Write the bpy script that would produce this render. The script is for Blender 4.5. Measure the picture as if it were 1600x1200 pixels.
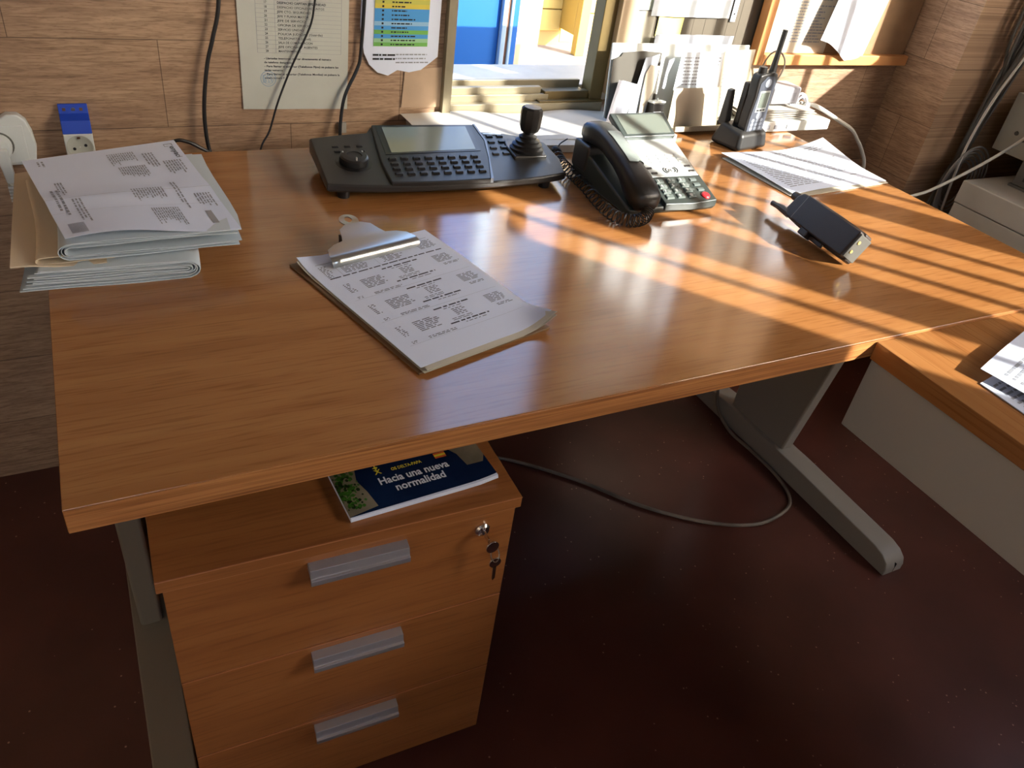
import bpy, math, random
from mathutils import Vector, Matrix
from math import sin, cos, pi, radians

# ------------------------------------------------------------------ clear
for o in list(bpy.data.objects): bpy.data.objects.remove(o)
SC = bpy.context.scene
COL = SC.collection

# ------------------------------------------------------------------ camera
CAM = Vector((0.07907, -0.58839, 1.278))
cd = bpy.data.cameras.new('camera'); cam = bpy.data.objects.new('camera', cd); COL.objects.link(cam)
_a, _b, _c = 0.549554041, 0.623961823, 0.155371072          # yaw, pitch down, roll
_f = Vector((sin(_a)*cos(_b), cos(_a)*cos(_b), -sin(_b)))
_r = Vector((cos(_a), -sin(_a), 0)); _u = _r.cross(_f)
_r2 = _r*cos(_c) + _u*sin(_c); _u2 = -_r*sin(_c) + _u*cos(_c)
Mc = Matrix((( _r2.x, _u2.x, -_f.x), (_r2.y, _u2.y, -_f.y), (_r2.z, _u2.z, -_f.z)))
cam.matrix_world = Matrix.Translation(CAM) @ Mc.to_4x4()
cd.sensor_width = 36; cd.lens = 36*1225.88/1600; cd.clip_start = 0.02; cd.clip_end = 200
SC.camera = cam

# ------------------------------------------------------------------ light
SC.view_settings.view_transform = 'Standard'; SC.view_settings.look = 'None'
SC.view_settings.gamma = 1; SC.view_settings.use_curve_mapping = False
SC.view_settings.exposure = 0.35
SUN_DIR = Vector((0.616, -0.788, 0.488)).normalized()       # towards the sun
w = bpy.data.worlds.new('sky'); SC.world = w; w.use_nodes = True
wn = w.node_tree.nodes; wl = w.node_tree.links
sky = wn.new('ShaderNodeTexSky'); sky.sky_type = 'NISHITA'; sky.sun_disc = False
sky.sun_elevation = radians(26); sky.sun_rotation = radians(142); sky.dust_density = 2.5
bg = wn['Background']; bg.inputs[1].default_value = 1.0
wl.new(sky.outputs[0], bg.inputs[0])
sd = bpy.data.lights.new('sun', 'SUN'); sd.energy = 12; sd.angle = radians(0.28); sd.color = (1, 0.97, 0.88)
sun = bpy.data.objects.new('sun', sd); COL.objects.link(sun)
sun.rotation_euler = SUN_DIR.to_track_quat('Z', 'Y').to_euler()

# ------------------------------------------------------------------ materials
def lin(c):
    return tuple(((x/255)/12.92 if x/255 <= 0.04045 else ((x/255+0.055)/1.055)**2.4) for x in c) + (1,)
def mat(name, c, rough=0.5, metal=0.0, spec=0.5, bump=0, bscale=200, vary=0, coat=0):
    m = bpy.data.materials.new(name); m.use_nodes = True
    N, L = m.node_tree.nodes, m.node_tree.links; p = N['Principled BSDF']
    p.inputs['Base Color'].default_value = lin(c); p.inputs['Roughness'].default_value = rough
    p.inputs['Metallic'].default_value = metal; p.inputs['Specular IOR Level'].default_value = spec
    p.inputs['Coat Weight'].default_value = coat; p.inputs['Coat Roughness'].default_value = 0.08
    tc = N.new('ShaderNodeTexCoord')
    if bump:
        n = N.new('ShaderNodeTexNoise'); n.inputs['Scale'].default_value = bscale; n.inputs['Detail'].default_value = 3
        b = N.new('ShaderNodeBump'); b.inputs['Strength'].default_value = bump; b.inputs['Distance'].default_value = 0.001
        L.new(tc.outputs['Object'], n.inputs['Vector']); L.new(n.outputs['Fac'], b.inputs['Height']); L.new(b.outputs[0], p.inputs['Normal'])
    if vary:
        n2 = N.new('ShaderNodeTexNoise'); n2.inputs['Scale'].default_value = 14; n2.inputs['Detail'].default_value = 6
        r = N.new('ShaderNodeValToRGB'); k = 1-vary
        a = lin(c); r.color_ramp.elements[0].color = (a[0]*k, a[1]*k, a[2]*k, 1); r.color_ramp.elements[1].color = tuple(min(1, x*(1+vary*0.6)) for x in a[:3])+(1,)
        r.color_ramp.elements[0].position = 0.35; r.color_ramp.elements[1].position = 0.65
        L.new(tc.outputs['Object'], n2.inputs['Vector']); L.new(n2.outputs['Fac'], r.inputs[0]); L.new(r.outputs[0], p.inputs['Base Color'])
    return m
def wood(name, dark, mid, light, rough=0.3, stretch=(2.5, 28, 28), bump=0.12, fine=(12, 260, 260)):
    m = bpy.data.materials.new(name); m.use_nodes = True
    N, L = m.node_tree.nodes, m.node_tree.links; p = N['Principled BSDF']
    tc = N.new('ShaderNodeTexCoord')
    mp = N.new('ShaderNodeMapping'); mp.inputs['Scale'].default_value = stretch
    n = N.new('ShaderNodeTexNoise'); n.inputs['Scale'].default_value = 1; n.inputs['Detail'].default_value = 5; n.inputs['Distortion'].default_value = 0.7
    r = N.new('ShaderNodeValToRGB'); e = r.color_ramp.elements
    e[0].position = 0.3; e[0].color = lin(dark); e[1].position = 0.72; e[1].color = lin(light); x = e.new(0.5); x.color = lin(mid)
    mp2 = N.new('ShaderNodeMapping'); mp2.inputs['Scale'].default_value = fine
    n2 = N.new('ShaderNodeTexNoise'); n2.inputs['Scale'].default_value = 1; n2.inputs['Detail'].default_value = 2
    r2 = N.new('ShaderNodeValToRGB'); r2.color_ramp.elements[0].position = 0.32; r2.color_ramp.elements[0].color = (0.8, 0.76, 0.72, 1); r2.color_ramp.elements[1].position = 0.48
    mx = N.new('ShaderNodeMix'); mx.data_type = 'RGBA'; mx.blend_type = 'MULTIPLY'; mx.inputs[0].default_value = 1
    b = N.new('ShaderNodeBump'); b.inputs['Strength'].default_value = bump; b.inputs['Distance'].default_value = 0.0006
    n3 = N.new('ShaderNodeTexNoise'); n3.inputs['Scale'].default_value = 700; n3.inputs['Detail'].default_value = 1
    ad = N.new('ShaderNodeMath'); ad.operation = 'ADD'
    L.new(tc.outputs['Object'], mp.inputs[0]); L.new(mp.outputs[0], n.inputs['Vector']); L.new(n.outputs['Fac'], r.inputs[0])
    L.new(tc.outputs['Object'], mp2.inputs[0]); L.new(mp2.outputs[0], n2.inputs['Vector']); L.new(n2.outputs['Fac'], r2.inputs[0])
    L.new(r.outputs[0], mx.inputs[6]); L.new(r2.outputs[0], mx.inputs[7]); L.new(mx.outputs[2], p.inputs['Base Color'])
    L.new(tc.outputs['Object'], n3.inputs['Vector']); L.new(n3.outputs['Fac'], ad.inputs[0]); L.new(n2.outputs['Fac'], ad.inputs[1])
    L.new(ad.outputs[0], b.inputs['Height']); L.new(b.outputs[0], p.inputs['Normal'])
    p.inputs['Roughness'].default_value = rough; p.inputs['Specular IOR Level'].default_value = 1.0 if rough < 0.2 else 0.5
    return m
def plank_wall(name, axis):
    # wood-look tiles 0.44 x 0.15 m in half bond, thin joints
    m = bpy.data.materials.new(name); m.use_nodes = True
    N, L = m.node_tree.nodes, m.node_tree.links; p = N['Principled BSDF']
    tc = N.new('ShaderNodeTexCoord'); sp = N.new('ShaderNodeSeparateXYZ'); cb = N.new('ShaderNodeCombineXYZ')
    L.new(tc.outputs['Object'], sp.inputs[0]); L.new(sp.outputs[axis], cb.inputs[0]); L.new(sp.outputs[2], cb.inputs[1])
    mp = N.new('ShaderNodeMapping'); mp.inputs['Location'].default_value = (-0.207+0.44*10+0.22, -0.741+0.15*20, 0)
    L.new(cb.outputs[0], mp.inputs[0])
    br = N.new('ShaderNodeTexBrick'); br.offset = 0.5; br.offset_frequency = 2; br.squash = 1
    br.inputs['Scale'].default_value = 1; br.inputs['Brick Width'].default_value = 0.44; br.inputs['Row Height'].default_value = 0.15
    br.inputs['Mortar Size'].default_value = 0.0009; br.inputs['Mortar Smooth'].default_value = 0.3; br.inputs['Bias'].default_value = 0
    br.inputs['Color1'].default_value = lin((176, 148, 122)); br.inputs['Color2'].default_value = lin((160, 132, 106)); br.inputs['Mortar'].default_value = lin((112, 90, 70))
    L.new(mp.outputs[0], br.inputs['Vector'])
    def noise(scale, dist, det):
        q = N.new('ShaderNodeMapping'); q.inputs['Scale'].default_value = scale
        n = N.new('ShaderNodeTexNoise'); n.inputs['Scale'].default_value = 1; n.inputs['Distortion'].default_value = dist; n.inputs['Detail'].default_value = det
        L.new(mp.outputs[0], q.inputs[0]); L.new(q.outputs[0], n.inputs['Vector']); return n
    n1 = noise((9, 120, 1), 1.6, 6); n2 = noise((3, 9, 1), 1.2, 4); n3 = noise((60, 420, 1), 0.5, 3)
    def ramp(n, a, b, ca, cbb):
        r = N.new('ShaderNodeValToRGB'); r.color_ramp.elements[0].position = a; r.color_ramp.elements[1].position = b
        r.color_ramp.elements[0].color = ca; r.color_ramp.elements[1].color = cbb; L.new(n.outputs['Fac'], r.inputs[0]); return r
    cur = br.outputs['Color']
    for r in (ramp(n1, 0.36, 0.62, (0.74, 0.70, 0.66, 1), (1.12, 1.12, 1.1, 1)), ramp(n2, 0.3, 0.7, (0.80, 0.74, 0.72, 1), (1.1, 1.1, 1.08, 1)), ramp(n3, 0.34, 0.5, (0.8, 0.78, 0.75, 1), (1.04, 1.04, 1.04, 1))):
        x = N.new('ShaderNodeMix'); x.data_type = 'RGBA'; x.blend_type = 'MULTIPLY'; x.inputs[0].default_value = 1
        L.new(cur, x.inputs[6]); L.new(r.outputs[0], x.inputs[7]); cur = x.outputs[2]
    L.new(cur, p.inputs['Base Color']); p.inputs['Roughness'].default_value = 0.55
    mm = N.new('ShaderNodeMath'); mm.operation = 'MULTIPLY_ADD'; mm.inputs[1].default_value = -3
    L.new(br.outputs['Fac'], mm.inputs[0]); L.new(n1.outputs['Fac'], mm.inputs[2])
    b = N.new('ShaderNodeBump'); b.inputs['Strength'].default_value = 0.35; b.inputs['Distance'].default_value = 0.001
    L.new(mm.outputs[0], b.inputs['Height']); L.new(b.outputs[0], p.inputs['Normal'])
    return m
def floor_mat():
    m = bpy.data.materials.new('terrazzo'); m.use_nodes = True
    N, L = m.node_tree.nodes, m.node_tree.links; p = N['Principled BSDF']
    tc = N.new('ShaderNodeTexCoord')
    n = N.new('ShaderNodeTexNoise'); n.inputs['Scale'].default_value = 5; n.inputs['Detail'].default_value = 8
    r = N.new('ShaderNodeValToRGB'); e = r.color_ramp.elements; e[0].position = 0.3; e[1].position = 0.7
    e[0].color = lin((76, 42, 36)); e[1].color = lin((98, 56, 48))
    v = N.new('ShaderNodeTexVoronoi'); v.inputs['Scale'].default_value = 42; v.inputs['Randomness'].default_value = 1
    vr = N.new('ShaderNodeValToRGB'); vr.color_ramp.elements[0].position = 0.05; vr.color_ramp.elements[1].position = 0.085
    vr.color_ramp.elements[0].color = (1, 1, 1, 1); vr.color_ramp.elements[1].color = (0, 0, 0, 1)
    v2 = N.new('ShaderNodeTexNoise'); v2.inputs['Scale'].default_value = 3.3; v2.inputs['Detail'].default_value = 2
    g = N.new('ShaderNodeMath'); g.operation = 'GREATER_THAN'; g.inputs[1].default_value = 0.44
    mu = N.new('ShaderNodeMath'); mu.operation = 'MULTIPLY'
    mx = N.new('ShaderNodeMix'); mx.data_type = 'RGBA'; mx.inputs[7].default_value = lin((176, 140, 120))
    for q in (n, v, v2): L.new(tc.outputs['Object'], q.inputs['Vector'])
    L.new(n.outputs['Fac'], r.inputs[0]); L.new(v.outputs['Distance'], vr.inputs[0]); L.new(v2.outputs['Fac'], g.inputs[0])
    L.new(vr.outputs[0], mu.inputs[0]); L.new(g.outputs[0], mu.inputs[1])
    L.new(mu.outputs[0], mx.inputs[0]); L.new(r.outputs[0], mx.inputs[6]); L.new(mx.outputs[2], p.inputs['Base Color'])
    p.inputs['Roughness'].default_value = 0.32
    return m
def glass_mat(name, tint=(1, 1, 1), refl=0.08):
    m = bpy.data.materials.new(name); m.use_nodes = True
    N, L = m.node_tree.nodes, m.node_tree.links; N.remove(N['Principled BSDF'])
    t = N.new('ShaderNodeBsdfTransparent'); t.inputs[0].default_value = tint+(1,)
    g = N.new('ShaderNodeBsdfGlossy'); g.inputs['Roughness'].default_value = 0.02
    f = N.new('ShaderNodeFresnel'); f.inputs[0].default_value = 1.5
    x = N.new('ShaderNodeMixShader'); L.new(f.outputs[0], x.inputs[0]); L.new(t.outputs[0], x.inputs[1]); L.new(g.outputs[0], x.inputs[2])
    L.new(x.outputs[0], N['Material Output'].inputs[0]); return m

DW = wood('desk_laminate', (150, 98, 54), (160, 108, 61), (167, 116, 68), 0.13, (3, 30, 30), 0.06, (14, 260, 260))
EW = wood('desk_edge', (136, 82, 44), (176, 116, 66), (196, 138, 84), 0.4, (4, 60, 300), 0.1)
PW = wood('pedestal_laminate', (140, 86, 46), (150, 94, 50), (158, 102, 57), 0.33)
PE = mat('pedestal_edge', (178, 116, 76), 0.4)
WALL_B = plank_wall('tile_planks_back', 0); WALL_R = plank_wall('tile_planks_side', 1)
FLOOR = floor_mat()
CEIL = mat('ceiling_paint', (226, 222, 212), 0.8)
PLAST = mat('plaster', (190, 176, 158), 0.8)
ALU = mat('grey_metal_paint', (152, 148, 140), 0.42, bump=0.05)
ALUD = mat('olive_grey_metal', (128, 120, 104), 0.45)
HAND = mat('satin_handle', (188, 186, 190), 0.33, 0.75)
CHROME = mat('chrome', (220, 220, 222), 0.12, 1)
STEEL = mat('clip_steel', (196, 200, 198), 0.28, 1)
BLK = mat('black_plastic', (30, 29, 28), 0.38, bump=0.2, bscale=900)
BLK2 = mat('charcoal_plastic', (44, 43, 42), 0.34, bump=0.2, bscale=900)
DKEY = mat('key_plastic', (24, 22, 22), 0.3)
DGREY = mat('dark_green_grey', (52, 60, 58), 0.32)
DGREY2 = mat('phone_body', (64, 72, 70), 0.35)
SILV = mat('silver_plate', (190, 196, 194), 0.3, 0.3)
LCD = mat('lcd_glass', (112, 120, 112), 0.12, spec=0.7)
SCR = mat('screen_film', (132, 140, 130), 0.14, spec=0.9)
RED = mat('red_key', (200, 40, 48), 0.4)
PAPER = mat('paper_white', (214, 222, 238), 0.75, bump=0.05, bscale=80)
NEWS = mat('newsprint', (196, 206, 210), 0.8, bump=0.1, bscale=120)
TAN = mat('layer_tan', (214, 196, 166), 0.8, bump=0.1, bscale=60)
CREAM = mat('cream_paper', (200, 192, 174), 0.75)
GREENP = mat('pale_green_paper', (190, 192, 182), 0.75, vary=0.04)
INK = mat('ink', (58, 58, 66), 0.7); INKL = mat('ink_light', (140, 144, 152), 0.7); INKB = mat('ink_black', (26, 26, 30), 0.7)
STAMP = mat('stamp_blue', (130, 160, 186), 0.8)
YEL = mat('print_yellow', (206, 190, 74), 0.7); BLU = mat('print_blue', (70, 150, 212), 0.7); BLUL = mat('print_pale_blue', (140, 184, 214), 0.7)
GRN = mat('print_green', (112, 176, 84), 0.7); GRNL = mat('print_pale_green', (150, 196, 150), 0.7)
HARDB = mat('hardboard', (122, 94, 64), 0.6, vary=0.2)
WHITEP = mat('white_plastic', (206, 210, 206), 0.35)
BLUEP = mat('blue_plastic', (16, 62, 172), 0.5)
RUB = mat('rubber_cable', (20, 19, 22), 0.45)
WCAB = mat('white_cable', (206, 204, 196), 0.45); GCAB = mat('grey_dirty_cable', (128, 118, 106), 0.55, vary=0.35)
FRM = mat('window_frame_metal', (150, 140, 116), 0.4, 0.3, vary=0.12); FRMD = mat('window_frame_bronze', (104, 86, 44), 0.5, 0.1, vary=0.12)
MARB = mat('sill_marble', (206, 196, 182), 0.4, vary=0.08)
CARD = mat('white_card', (204, 200, 190), 0.7, vary=0.04)
PINE = mat('pine_frame', (214, 152, 94), 0.5, vary=0.08); CORK = mat('cork_board', (156, 124, 92), 0.85, vary=0.15)
BLUEW = mat('blue_paint', (6, 92, 176), 0.5); CRMW = mat('cream_render', (176, 156, 134), 0.85); YELW = mat('yellow_paint', (192, 170, 100), 0.6)
YELD = mat('ochre_paint', (186, 150, 66), 0.6); PAVE = mat('paving', (152, 142, 134), 0.85, vary=0.1); STEELB = mat('blue_white_metal', (170, 200, 224), 0.3, 0.4)
GBOX = mat('grey_enamel', (186, 182, 172), 0.45, vary=0.04); SERV = mat('server_grey', (86, 84, 80), 0.4)
BARM = mat('window_bar_paint', (70, 66, 60), 0.6)
GLASS = glass_mat('window_glass', (0.95, 0.97, 0.95))
POST = mat('poster_pale_blue', (222, 232, 242), 0.5); SLEEVE = mat('plastic_sleeve', (200, 200, 200), 0.12, spec=0.8, bump=0.6, bscale=50)

# ------------------------------------------------------------------ helpers
def spline(pts, k=8):
    P = [Vector(p) for p in pts]; P = [P[0]*2-P[1]] + P + [P[-1]*2-P[-2]]; out = []
    for i in range(1, len(P)-2):
        for j in range(k):
            t = j/k; a, b, c, d = P[i-1:i+3]
            out.append(0.5*((2*b)+(c-a)*t+(2*a-5*b+4*c-d)*t*t+(3*b-a-3*c+d)*t**3))
    out.append(P[-2]); return out
class MB:
    def __init__(s): s.v = []; s.f = []; s.m = []; s.mi = 0; s.M = Matrix.Identity(4)
    def add(s, vs, fs):
        n = len(s.v); s.v += [s.M @ Vector(v) for v in vs]
        s.f += [tuple(i+n for i in f) for f in fs]; s.m += [s.mi]*len(fs); return s
    def box(s, x0, x1, y0, y1, z0, z1):
        return s.add([(x, y, z) for z in (z0, z1) for y in (y0, y1) for x in (x0, x1)],
                     [(0, 2, 3, 1), (4, 5, 7, 6), (0, 1, 5, 4), (2, 6, 7, 3), (0, 4, 6, 2), (1, 3, 7, 5)])
    def hexa(s, b, t):      # b, t: 4 bottom and 4 top corners, same order, counter-clockwise from above
        return s.add(list(b)+list(t), [(3, 2, 1, 0), (4, 5, 6, 7)] + [(i, (i+1) % 4, 4+(i+1) % 4, 4+i) for i in range(4)])
    def prism(s, poly, bot, top):   # poly [(x,y)], bot/top number or function
        fb = bot if callable(bot) else (lambda x, y: bot); ft = top if callable(top) else (lambda x, y: top)
        n = len(poly)
        return s.add([(x, y, fb(x, y)) for x, y in poly]+[(x, y, ft(x, y)) for x, y in poly],
                     [tuple(range(n-1, -1, -1)), tuple(range(n, 2*n))]+[(i, (i+1) % n, n+(i+1) % n, n+i) for i in range(n)])
    def extr(s, poly3, vec):
        n = len(poly3); vec = Vector(vec); P = [Vector(p) for p in poly3]
        return s.add(P+[p+vec for p in P], [tuple(range(n-1, -1, -1)), tuple(range(n, 2*n))]+[(i, (i+1) % n, n+(i+1) % n, n+i) for i in range(n)])
    def tube(s, pts, r, n=8, cap=True, smooth=6):
        P = spline(pts, smooth) if smooth > 1 else [Vector(p) for p in pts]
        vs = []; up = None
        for i, p in enumerate(P):
            t = (P[min(i+1, len(P)-1)]-P[max(i-1, 0)]).normalized()
            if up is None: up = Vector((0, 0, 1)) if abs(t.z) < 0.9 else Vector((1, 0, 0))
            a = t.cross(up).normalized(); up = a.cross(t).normalized()
            rr = r(i/(len(P)-1)) if callable(r) else r
            vs += [p+(a*cos(2*pi*k/n)+up*sin(2*pi*k/n))*rr for k in range(n)]
        fs = [(i*n+k, i*n+(k+1) % n, (i+1)*n+(k+1) % n, (i+1)*n+k) for i in range(len(P)-1) for k in range(n)]
        if cap: fs += [tuple(range(n-1, -1, -1)), tuple(range((len(P)-1)*n, len(P)*n))]
        return s.add(vs, fs)
    def lathe(s, prof, c=(0, 0, 0), R=None, n=24):
        R = R or Matrix.Identity(3); c = Vector(c)
        vs = [c+R @ Vector((r*cos(2*pi*k/n), r*sin(2*pi*k/n), z)) for r, z in prof for k in range(n)]
        m = len(prof)
        fs = [(i*n+k, i*n+(k+1) % n, (i+1)*n+(k+1) % n, (i+1)*n+k) for i in range(m-1) for k in range(n)]
        fs += [tuple(range(n-1, -1, -1)), tuple(range((m-1)*n, m*n))]
        return s.add(vs, fs)
    def grid(s, S, nu, nv, th):
        vs = []; 
        for sgn in (0, 1):
            for j in range(nv+1):
                for i in range(nu+1):
                    u, v = i/nu, j/nv; vs.append(S(u, v)-nrm(S, u, v)*th*sgn)
        W = nu+1; K = W*(nv+1); fs = []
        for j in range(nv):
            for i in range(nu):
                a = j*W+i; fs.append((a, a+1, a+W+1, a+W)); fs.append((K+a, K+a+W, K+a+W+1, K+a+1))
        for i in range(nu):
            fs.append((i, K+i, K+i+1, i+1)); a = nv*W+i; fs.append((a, a+1, K+a+1, K+a))
        for j in range(nv):
            a = j*W; fs.append((a, a+W, K+a+W, K+a)); a = j*W+nu; fs.append((a, K+a, K+a+W, a+W))
        return s.add(vs, fs)
    def build(s, name, mats, parent=None, bevel=0, seg=2, local=False, smooth=True, ang=35):
        me = bpy.data.meshes.new(name); me.from_pydata([tuple(v) for v in s.v], [], s.f)
        for m in (mats if isinstance(mats, (list, tuple)) else [mats]): me.materials.append(m)
        for p, k in zip(me.polygons, s.m): p.material_index = k
        me.validate(); me.update()
        if smooth:
            for p in me.polygons: p.use_smooth = True
            me.set_sharp_from_angle(angle=radians(ang))
        o = bpy.data.objects.new(name, me); COL.objects.link(o)
        if bevel:
            b = o.modifiers.new('bevel', 'BEVEL'); b.width = bevel; b.segments = seg; b.limit_method = 'ANGLE'; b.angle_limit = radians(40); b.harden_normals = True
        if parent:
            o.parent = parent
            if not local: o.matrix_parent_inverse = root_mat(parent).inverted()
        return o
def root_mat(o):
    m = Matrix.LocRotScale(o.location, o.rotation_euler, o.scale)
    if o.parent: m = root_mat(o.parent) @ o.matrix_parent_inverse @ m
    return m
def nrm(S, u, v):
    e = 1e-3; u0, u1 = max(0, u-e), min(1, u+e); v0, v1 = max(0, v-e), min(1, v+e)
    return (S(u1, v)-S(u0, v)).cross(S(u, v1)-S(u, v0)).normalized()
def surf(P00, P10, P11, P01, disp=None):
    a, b, c, d = map(Vector, (P00, P10, P11, P01))
    def S(u, v):
        p = a*(1-u)*(1-v)+b*u*(1-v)+c*u*v+d*(1-u)*v
        return p+Vector(disp(u, v)) if disp else p
    S.U = (b-a).length; S.V = (d-a).length
    return S
def ink(mb, S, rects, mi, off=0.0003, maxlen=0.02):
    mb.mi = mi
    for u0, v0, u1, v1 in rects:
        n = max(1, int((u1-u0)*S.U/maxlen)); m = max(1, int((v1-v0)*S.V/maxlen))
        for i in range(n):
            for j in range(m):
                q = [(u0+(u1-u0)*(i+a)/n, v0+(v1-v0)*(j+b)/m) for a, b in ((0, 0), (1, 0), (1, 1), (0, 1))]
                mb.add([S(*x)+nrm(S, *x)*off for x in q], [(0, 1, 2, 3)])
    mb.mi = 0
def lines(rng, u0, v0, u1, v1, rows, fill=0.6, ragged=0.5, word=0.05, gap=0.012, indent=0):
    out = []; ph = (v1-v0)/rows
    for k in range(rows):
        y = v1-(k+1)*ph+ph*0.2; e = u0+(u1-u0)*(1-ragged*rng.random()); x = u0+indent*rng.random()
        while x < e-0.005:
            l = min(word*(0.3+rng.random()), e-x); out.append((x, y, x+l, y+ph*fill)); x += l+gap*(0.6+rng.random()*0.6)
    return out
_tc = {}
def glyphs(txt, bold=0.0):
    if (txt, bold) in _tc: return _tc[(txt, bold)]
    c = bpy.data.curves.new('t', 'FONT'); c.body = txt; c.size = 1; c.offset = bold; c.resolution_u = 2; c.fill_mode = 'FRONT'
    o = bpy.data.objects.new('t', c); me = o.to_mesh()
    vs = [(v.co.x, v.co.y) for v in me.vertices]; fs = [tuple(p.vertices) for p in me.polygons]
    o.to_mesh_clear(); bpy.data.objects.remove(o); bpy.data.curves.remove(c)
    _tc[(txt, bold)] = (vs, fs); return vs, fs
def text(mb, S, txt, u, v, h, mi, bold=0.0, width=None, off=0.00035, shear=0):
    # baseline at (u, v); h = letter size in metres, width in metres squeezes the line
    vs, fs = glyphs(txt, bold)
    if not vs: return
    x1 = max(x for x, _ in vs); kx = (width/x1) if width else h
    mb.mi = mi; pts = []
    for x, y in vs:
        uu, vv = u+x*kx/S.U, v+y*h/S.V
        uc, vc = min(max(uu, 0), 1), min(max(vv, 0), 1)
        pts.append(S(uu, vv)+nrm(S, uc, vc)*off)
    mb.add(pts, fs); mb.mi = 0
def tag(o, label=None, cat=None, group=None, kind=None):
    if label: o['label'] = label
    if cat: o['category'] = cat
    if group: o['group'] = group
    if kind: o['kind'] = kind
    return o
def thing(name, label, cat, loc=(0, 0, 0), rz=0, group=None):
    o = bpy.data.objects.new(name, None); COL.objects.link(o); o.location = loc; o.rotation_euler = (0, 0, rz)
    o.empty_display_size = 0.02
    return tag(o, label, cat, group)
def struct(name, mb, mats, parent=None, **k):
    o = mb.build(name, mats, parent, **k)
    if not parent: o['kind'] = 'structure'
    return o
RX = lambda a: Matrix.Rotation(a, 3, 'X'); RY = lambda a: Matrix.Rotation(a, 3, 'Y'); RZ = lambda a: Matrix.Rotation(a, 3, 'Z')
H = 0.735

# ================================================================== SETTING
XL, XR, YF, YB, ZC = -1.7, 2.9, -3.0, 0.94, 3.1
struct('floor', MB().box(XL-0.1, XR+0.1, YF-0.1, YB+0.1, -0.1, 0), FLOOR, smooth=False)
struct('ceiling', MB().box(XL-0.1, XR+0.1, YF-0.1, YB+0.22, ZC, ZC+0.1), CEIL, smooth=False)
# back wall with the window opening
WX0, WX1, WZ0, WZ1 = 0.735, 1.60, 0.745, 2.05
b = MB()
b.box(XL-0.1, WX0, YB, YB+0.14, 0, ZC); b.box(WX1, 2.2, YB, YB+0.14, 0, ZC)
b.box(WX0, WX1, YB, YB+0.14, 0, WZ0); b.box(WX0, WX1, YB, YB+0.14, WZ1, ZC)
struct('wall_back', b, WALL_B, smooth=False)
# side return of the wall (x = 2.08) and the face beside it
b = MB(); b.box(2.08, 3.0, 0.765, 1.08, 0, ZC)
struct('wall_right', b, [WALL_R], smooth=False)
# far right wall with the barred sun window
SY0, SY1, SZ0, SZ1 = -2.62, -0.275, 1.62, 2.60
b = MB()
b.box(XR, XR+0.12, YF-0.1, 0.765, 0, SZ0); b.box(XR, XR+0.12, YF-0.1, 0.765, SZ1, ZC)
b.box(XR, XR+0.12, YF-0.1, SY0, SZ0, SZ1); b.box(XR, XR+0.12, SY1, 0.765, SZ0, SZ1)
struct('wall_side', b, PLAST, smooth=False)
struct('wall_left', MB().box(XL-0.12, XL, YF-0.1, YB, 0, ZC), PLAST, smooth=False)
b = MB(); b.box(XL, XR, YF-0.12, YF, 0, 1.5); b.box(XL, XR, YF-0.12, YF, 2.3, ZC)
b.box(XL, -1.2, YF-0.12, YF, 1.5, 2.3); b.box(0.2, XR, YF-0.12, YF, 1.5, 2.3)
struct('wall_front', b, PLAST, smooth=False)
b = MB(); b.box(-1.2, 0.2, YF-0.08, YF-0.03, 1.5, 1.55); b.box(-1.2, 0.2, YF-0.08, YF-0.03, 2.25, 2.3)
for x in (-1.2, -0.52, 0.15): b.box(x, x+0.05, YF-0.08, YF-0.03, 1.55, 2.25)
struct('ambient_window', b, FRM, smooth=False)  # unseen window added behind the camera to let in ambient light

# sun window: stiles, rails and vertical bars (positions from the shadows they throw)
ya = lambda s: (s-0.788*XR)/0.616
b = MB()
for s0, s1 in ((0.885, 0.965), (1.305, 1.36)): b.box(XR+0.03, XR+0.08, ya(s0), ya(s1), SZ0, SZ1)
b.box(XR+0.03, XR+0.08, SY0, SY0+0.05, SZ0, SZ1); b.box(XR+0.03, XR+0.08, SY1-0.05, SY1, SZ0, SZ1)
b.box(XR+0.03, XR+0.08, SY0, SY1, SZ0, SZ0+0.02); b.box(XR+0.03, XR+0.08, SY0, SY1, SZ1-0.04, SZ1)
win3 = struct('window_3', b, BARM, smooth=False)
for s in (0.72, 0.805, 1.035, 1.12, 1.195, 1.285, 1.43, 1.50, 1.58, 1.66, 1.74, 1.83, 1.915):
    MB().tube([(XR+0.06, ya(s), SZ0), (XR+0.06, ya(s), SZ1)], 0.011, 8, smooth=1).build('window_bar', BARM, win3)

# ---- back window: left sash open, right pane with papers on it
b = MB()
b.box(0.735, 0.754, 0.925, 1.05, 0.745, 2.05)                     # jamb
b.box(0.754, 1.135, 0.935, 0.952, 0.745, 0.772); b.box(0.754, 1.0, 0.952, 0.962, 0.745, 0.786)
b.box(0.754, 0.985, 0.962, 0.975, 0.745, 0.799); b.box(0.754, 1.10, 0.975, 0.99, 0.745, 0.790); b.box(0.754, 1.10, 0.99, 1.0, 0.745, 0.806)
b.box(0.735, 1.60, 0.93, 1.05, 2.03, 2.05)
win1 = struct('window_1', b, FRM, bevel=0.0015, smooth=False)
b = MB(); b.box(1.103, 1.137, 0.945, 0.985, 0.77, 2.03); b.box(0.99, 1.137, 0.953, 0.974, 0.75, 0.792); b.box(0.97, 1.137, 0.936, 0.953, 0.772, 0.776)
b.build('window_sash', FRMD, win1, bevel=0.002)
struct('trim_1', MB().box(0.74, 1.62, 1.0, 1.16, 0.755, 0.792), MARB, bevel=0.003)
b = MB(); b.box(1.137, 1.182, 0.93, 0.97, 0.79, 2.03); b.box(1.182, 1.60, 0.935, 0.965, 0.80, 0.865); b.box(1.585, 1.60, 0.93, 0.965, 0.865, 2.03)
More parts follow.
